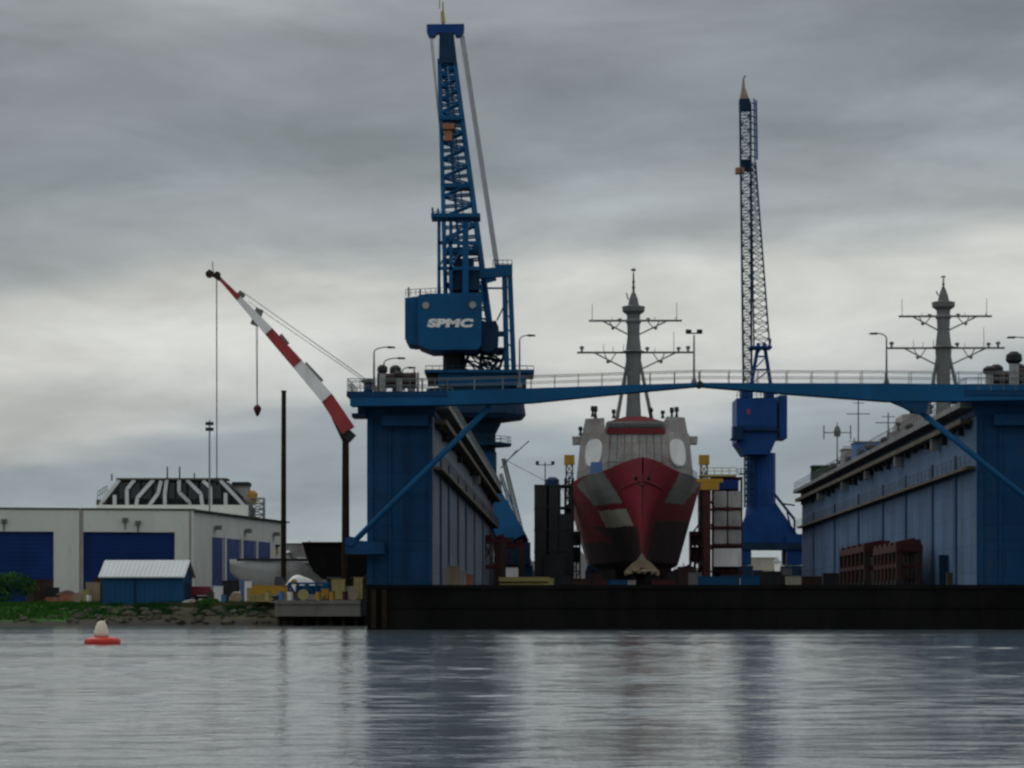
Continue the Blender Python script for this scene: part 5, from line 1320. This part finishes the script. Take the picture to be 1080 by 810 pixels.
# ------------------------------------------------------------------ yard clutter on the left
CZ_G = 'crates and heaps in front of the warehouse'
crate(98, 372, 1.6, 1.2, 2.4, 'tan', 'tan wooden crate left of the blue shed', CZ_G, z=YZ)
crate(104, 375, 1.0, 1.2, 3.0, 'brown_dk', 'dark brown crate tight against the blue shed', CZ_G, z=YZ)
crate(91, 370, .9, 1.0, 1.5, 'pale_yel', 'small ochre crate right of the slim white pole', CZ_G, z=YZ)
crate(72, 370, 1.9, 1.2, 1.0, 'orange', 'low orange crate left of the slim white pole', CZ_G, z=YZ)
crate(64, 371, 1.2, 1.2, .8, 'red_steel', 'low dark red crate beside the orange one', CZ_G, z=YZ)
crate(46, 380, 2.2, 1.6, 2.8, 'brown_dk', 'dark box before the far left roller door', CZ_G, z=YZ)
crate(36, 382, 1.8, 1.6, 2.2, 'stone', 'grey box between the bush and the dark box', CZ_G, z=YZ)
crate(56, 378, 1.4, 1.2, 1.8, 'dark_steel', 'small black box under the roller door corner', CZ_G, z=YZ)
crate(78, 374, 1.2, 1.2, .9, 'white', 'low white box beside the slim white pole', CZ_G, z=YZ)
truck(217, 368, 'dark red truck parked right of the blue shed', 'red_truck', 'red_truck', .72, z=YZ)
crate(230, 366, 1.1, 1.0, 1.9, 'white', 'white upright box right of the red truck', CZ_G, z=YZ)
crate(243, 372, 2.0, 1.2, 2.6, 'dark_steel', 'black crate in the shadow under the bay doors', CZ_G, z=YZ)
crate(222, 358, .8, .8, 1.1, 'stone', 'small grey box in front of the red truck', CZ_G, z=YZ)

# upturned pale boat hull & dark barge
def lofted(name, label, cat, stations, mat, grp=None, smooth=True, extra=None):
    pass
c = P(292, 612, 385); bh = thing('boat_hull', 'long pale grey boat hull stored ashore beside the warehouse', 'boat', Vector((c.x, 385, YZ)))
m = MB(); nS, nR = 24, 10; xs0, xs1 = P(243,0,385).x, P(346,0,385).x
for i in range(nS+1):
    t = i/nS; x = xs0+(xs1-xs0)*t
    top = zat(590+ (6*(t-.75)**2*4 if t > .75 else 0), 385); bw = 2.2*math.sin(math.pi*min(1, .12+t*.95))**.6 if t < .97 else .9
    kz = YZ+1.2+2.6*max(0, (1-t*2.2))**2
    for j in range(nR+1):
        a = -1+2*j/nR; m.v.append(Vector((x, 385+a*bw, kz+(top-kz)*abs(a)**2.2)))
for i in range(nS):
    for j in range(nR):
        a = i*(nR+1)+j; m.f.append((a, a+1, a+nR+2, a+nR+1)); m.m.append(0)
for i in range(nS):
    a = i*(nR+1); m.f.append((a, a+nR, a+2*nR+1, a+nR+1)); m.m.append(0)
m.build('hull', 'hull_white', bh, smooth=True)
m = MB(); m.box(xs0+1, xs1-1, 382.6, 382.75, zat(592,385), zat(589.4,385)); m.build('rub_rail', 'dark_steel', bh)
m = MB(); m.box(P(314,0,385).x, P(336,0,385).x, 383.6, 386, zat(594,385), zat(588,385)); m.build('deck_cover', 'white', bh)
for px in (262, 296, 328):
    m = MB(); x = P(px,0,385).x; m.box(x-.3, x+.3, 383.4, 386.6, YZ, YZ+1.6); m.build('support_stand', 'timber', bh)

DBg = 376.
def G(px, py, dd=0.): return P(px, py, DBg+dd)
bg_ = thing('barge', 'dark raised barge bow section standing on the quay by the dock', 'barge', Vector((G(355,0).x, DBg, YZ)))
m = MB(); m.prism([G(x,y,0) for x, y in ((319,573),(388,573),(388,600),(372,613),(340,611),(330,602),(323,588))], Vector((0,9,0))); m.build('hull_section', 'hull_black', bg_)
m = MB(); m.box(G(318.5,0).x, G(388,0).x, DBg-.3, DBg+9.3, zat(572.9,DBg), zat(571.6,DBg)); m.build('deck_edge', 'brown_dk', bg_)
for px in (348, 378):
    m = MB(); x = G(px,0).x; m.box(x-.35, x+.35, DBg+.4, DBg+8.6, YZ, zat(612,DBg)); m.build('support_stand', 'mast_grey', bg_)
crate(358, 374, 3.0, 1.2, 3.0, 'dark_steel', 'black opening box frame under the dark barge', CZ_G, z=YZ, lid='mast_grey')
# yellow machine on the quay (loader / excavator)
c = P(287, 632, 352); ym = thing('excavator', 'yellow tracked excavator working on the quay', 'excavator', Vector((c.x, 352, YZ)))
qz = YZ+.02
for e in (-1.1, 1.1):
    m = MB(); m.box(c.x-2.0, c.x+2.0, 352+e-.3, 352+e+.3, qz+.12, qz+.75)
    for s in (-2.0, 2.0): m.tube((c.x+s, 352+e-.3, qz+.43), (c.x+s, 352+e+.3, qz+.43), .38, n=12)
    m.build('track', 'dark_steel', ym)
m = MB(); m.prism([Vector((c.x+x, 350.8, qz+z)) for x, z in ((-2.4,.9),(2.2,.9),(2.2,1.5),(1.2,1.9),(-1.9,2.0),(-2.4,1.6))], Vector((0,2.4,0))); m.build('body', 'yellow', ym)
m = MB(); m.prism([Vector((c.x+x, 350.9, qz+z)) for x, z in ((.3,1.95),(1.6,1.8),(1.35,2.9),(.4,2.95))], Vector((0,1.2,0))); cb = m.build('cab', 'glass', ym)
m = MB(); m.bar((c.x+1.4,351.8,qz+1.4), (c.x+2.6,351.8,qz+2.6), .4, .35); m.bar((c.x+2.6,351.8,qz+2.6), (c.x+3.6,351.8,qz+1.0), .32, .3); m.build('digging_arm', 'yellow', ym)
m = MB(); m.prism([Vector((c.x+x, 351.4, qz+z)) for x, z in ((3.3,1.1),(3.9,1.0),(3.9,.35),(3.5,.1),(3.2,.5))], Vector((0,.9,0))); m.build('bucket', 'dark_steel', ym)
crate(268, 355, 1.6, 1.2, 1.6, 'pale_yel', 'pale yellow crate left of the yellow excavator', CZ_G, z=YZ)
crate(262, 358, .8, 1.0, 2.4, 'white', 'white upright box left end of the quay', CZ_G, z=YZ)
crate(258, 362, .9, 1.0, 2.6, 'blue_tarp', 'bright blue box beside the white upright box on the quay', CZ_G, z=YZ)
# blue truss piece on quay
c = P(328, 632, 349); tr = thing('steel_truss', 'blue steel truss section lying on the quay', 'truss', Vector((c.x, 349, QZ)))
m = MB(); zz = QZ+.05
for e in (0, 1.6):
    for z in (.1, 1.9): m.bar((c.x-2.6,349+e,zz+z), (c.x+2.6,349+e,zz+z), .2)
    for k in range(5):
        x = c.x-2.6+k*1.04; m.bar((x,349+e,zz+(.1 if k % 2 else 1.9)), (x+1.04,349+e,zz+(1.9 if k % 2 else .1)), .18); m.bar((x,349+e,zz+.1),(x,349+e,zz+1.9), .14)
for x in (-2.6, 0, 2.6): m.bar((c.x+x,349,zz+1.9),(c.x+x,350.6,zz+1.9),.15)
m.build('members', 'crane_blue', tr)
m = MB(); m.box(c.x-1.9, c.x+2.4, 350.9, 352.0, QZ, QZ+1.7); m.build('gusset_panel', 'shed_blue', tr)
QG = 'crates stacked on the quay'
crate(357, 346, 1.5, 1.2, 2.3, 'pale_yel', 'tall pale yellow crate on the quay below the barge', QG, z=QZ)
crate(370, 347, 1.3, 1.2, 1.5, 'cream', 'cream crate on the quay beside the tall yellow one', QG, z=QZ)
crate(378, 345, 1.0, 1.2, 2.5, 'pale_yel', 'tall pale yellow crate nearest the dry dock', QG, z=QZ)
crate(343, 346, .8, .8, 1.2, 'yellow', 'small ochre box at the truss end on the quay', QG, z=QZ)
crate(312, 346, 1.4, 1.0, .9, 'stone', 'low grey box on the quay before the truss', QG, z=QZ)
crate(302, 351, 1.2, 1.0, .9, 'yellow', 'small yellow box between excavator and truss', QG, z=YZ)
def drum(px, D, z, mat, label, r0=.32, h=.95):
    c = dpt(px, D, z); r = thing('oil_drum', label, 'drum', c, 'drums and reels in the yard')
    m = MB(); m.lathe(c, [(r0, z), (r0, z+h*.32), (r0*1.06, z+h*.34), (r0, z+h*.36), (r0, z+h*.64), (r0*1.06, z+h*.66), (r0, z+h*.68), (r0, z+h)], 14); m.build('barrel', mat, r)
    m = MB(); m.lathe(c, [(r0*1.05, z+h+.002), (r0*1.05, z+h+.04)], 14); m.build('rim', 'dark_steel', r)
def reel(px, D, z, mat, label, r0=.8):
    c = dpt(px, D, z); r = thing('cable_reel', label, 'cable reel', c, 'drums and reels in the yard')
    for e in (-.42, .34):
        m = MB(); m.tube((c.x, D+e, z+r0), (c.x, D+e+.08, z+r0), r0, n=20); m.build('flange', mat, r)
    m = MB(); m.tube((c.x, D-.33, z+r0), (c.x, D+.33, z+r0), r0*.62, n=16); m.build('wound_cable', 'dark_steel', r)
def planks(px, D, z, w_, mat, label, n=4):
    c = dpt(px, D, z); m = MB()
    for k in range(n):
        dx = random.uniform(-.15, .15); m.box(c.x-w_/2+dx, c.x+w_/2+dx, D-.5, D+.5, z+.1+k*.2, z+.1+k*.2+.14)
        for q in (-.35, .35): m.box(c.x+q*w_-.05, c.x+q*w_+.05, D-.45, D+.45, z+k*.2, z+k*.2+.1)
    tag(m.build('plank_stack', mat, origin=c), label, 'planks', 'stacks of planks in the yard')
def heap(px, D, z, w_, h, mat, label, seed=1):
    random.seed(seed); c = dpt(px, D, z); m = MB(); nx_, ny_ = 16, 8
    for i_ in range(nx_+1):
        for j_ in range(ny_+1):
            u, v = i_/nx_*2-1, j_/ny_*2-1; f_ = max(0, 1-abs(u)**2.4)*max(0, 1-abs(v)**2.4)
            m.v.append(Vector((c.x+u*w_/2, c.y+v*1.6, c.z+h*f_**.5*(1+.05*math.sin(u*4+seed)+random.uniform(-.015, .015)))))
    for i_ in range(nx_):
        for j_ in range(ny_):
            a = i_*(ny_+1)+j_; m.f.append((a, a+ny_+1, a+ny_+2, a+1)); m.m.append(0)
    tag(m.build('covered_heap', mat, origin=c, smooth=True), label, 'covered heap', 'sheeted heaps in the yard')
heap(318, 357, YZ, 4.6, 3.1, 'white', 'white sheeted heap behind the blue truss section', 3)
heap(252, 366, YZ, 2.4, 1.4, 'tan', 'tan sheeted heap left of the bright blue box', 5)
heap(200, 362, YZ-.6, 2.2, 1.0, 'ship_grey', 'grey sheeted heap between blue shed and red truck', 6)
heap(70, 376, YZ, 3.2, 1.5, 'brown_dk', 'dark brown heap behind the low orange crate', 7)
heap(362, 350, QZ-.3, 3.0, 1.6, 'stone', 'grey heap behind the tall pale yellow crates', 9)
drum(283, 344, QZ+.02, 'pale_yel', 'pale yellow drum at the left end of the quay'); drum(350.5, 343, QZ, 'yellow', 'yellow drum on the quay between truss and tall yellow crate')
drum(297, 343, QZ, 'blue_tarp', 'blue drum on the quay below the excavator arm'); drum(306, 343.5, QZ, 'white', 'white drum on the quay before the truss, left end')
drum(364, 343, QZ, 'red_steel', 'dark red drum before the cream crate on the quay'); drum(336, 342.5, QZ, 'yellow', 'yellow drum standing before the blue truss')
drum(236, 364, YZ, 'blue_tarp', 'blue drum right of the red truck'); drum(94, 368, YZ, 'white', 'white drum beside the ochre crate near the slim pole')
reel(320, 343, QZ, 'pale_yel', 'pale wooden cable reel on the quay in front of the truss', .62); reel(373, 343, QZ, 'tan', 'tan cable reel on the quay nearest the dry dock', .6)
reel(249, 360, YZ-.2, 'tan', 'tan cable reel on the bank by the yellow excavator', .7); reel(82, 366, YZ, 'tan', 'small tan cable reel at the foot of the slim pole', .6)
planks(276, 349, YZ, 2.6, 'pale_yel', 'stack of pale planks in front of the yellow excavator', 4); planks(330, 345, QZ, 2.4, 'cream', 'stack of cream planks under the blue truss', 3)
planks(208, 360, YZ-.4, 1.8, 'tan', 'stack of tan planks beside the blue shed', 3); planks(58, 368, YZ, 2.4, 'orange', 'stack of reddish planks left of the orange crate', 3)
# pallets of pale pipe under hull: far yard building pieces (x 303-320,y 560-590)
building(326, 392, 602, 430, 'brown_dk', 'dark filler block added to hide bright sky behind the raised barge', name='gap_filler', dep=8, ground=YZ, ridge=.5, doors=2, dmat='dark_steel', roof='dark_steel')  # dark block added so no bright sky shows below the barge
building(302, 322, 573, 470, 'ship_grey', 'pale plant building between warehouse end and dark barge', name='plant_building', dep=10, ground=YZ, ridge=.6, doors=1)
building(288, 302, 583, 462, 'wh_wall', 'small cream cabin by the tall black pile', name='plant_building', dep=8, ground=YZ, ridge=.4, doors=1, dmat='brown_dk')
c = P(290, 640, 452); 
vent((c.x, 452, zat(584,452)), 1.4, .5, 'yellow capped vent on the low roof beside the warehouse end', 'yellow', grp='vents of the yard buildings')
# driftwood
m = MB(); c = P(356, 659, 345); m.tube((c.x-1,333,.0), (c.x+.6,333.4,.45), .05, .03, n=5); m.tube((c.x-.3,333.2,.2), (c.x+.7,333.1,.35), .03, .02, n=5)
tag(m.build('driftwood', 'timber', origin=(c.x,333,0)), 'thin dark branch poking from the water before the quay', 'branch')

# ------------------------------------------------------------------ buoy
DBu = 2.1*F/39.0
c = P(108, 0, DBu); by = thing('buoy', 'red floating buoy with a cream cone near the left bank', 'buoy', Vector((c.x, DBu, 0)))
m = MB(); m.lathe((c.x, DBu, 0), [(.75,-.2), (.97,-.06), (1.03,.06), (1.01,.24), (.92,.31), (.35,.41)], 32); m.build('float', 'buoy_red', by, smooth=True)
m = MB(); m.lathe((c.x-.06, DBu, 0), [(.42,.413), (.42,.62), (.33,.95), (.22,1.22), (.08,1.30)], 20); m.build('cone', 'buoy_white', by, smooth=True)
m = MB(); m.tube((c.x+.12, DBu, 1.1), (c.x+.14, DBu, 1.36), .04, n=6); m.build('lifting_eye', 'buoy_white', by)

# ------------------------------------------------------------------ view
vs = scene.view_settings; vs.view_transform = 'Standard'; vs.look = 'None'; vs.gamma = 1; vs.exposure = 0; vs.use_curve_mapping = False
scene.render.engine = 'CYCLES'
scene.cycles.use_denoising = True; scene.cycles.max_bounces = 6; scene.cycles.filter_width = 1.8
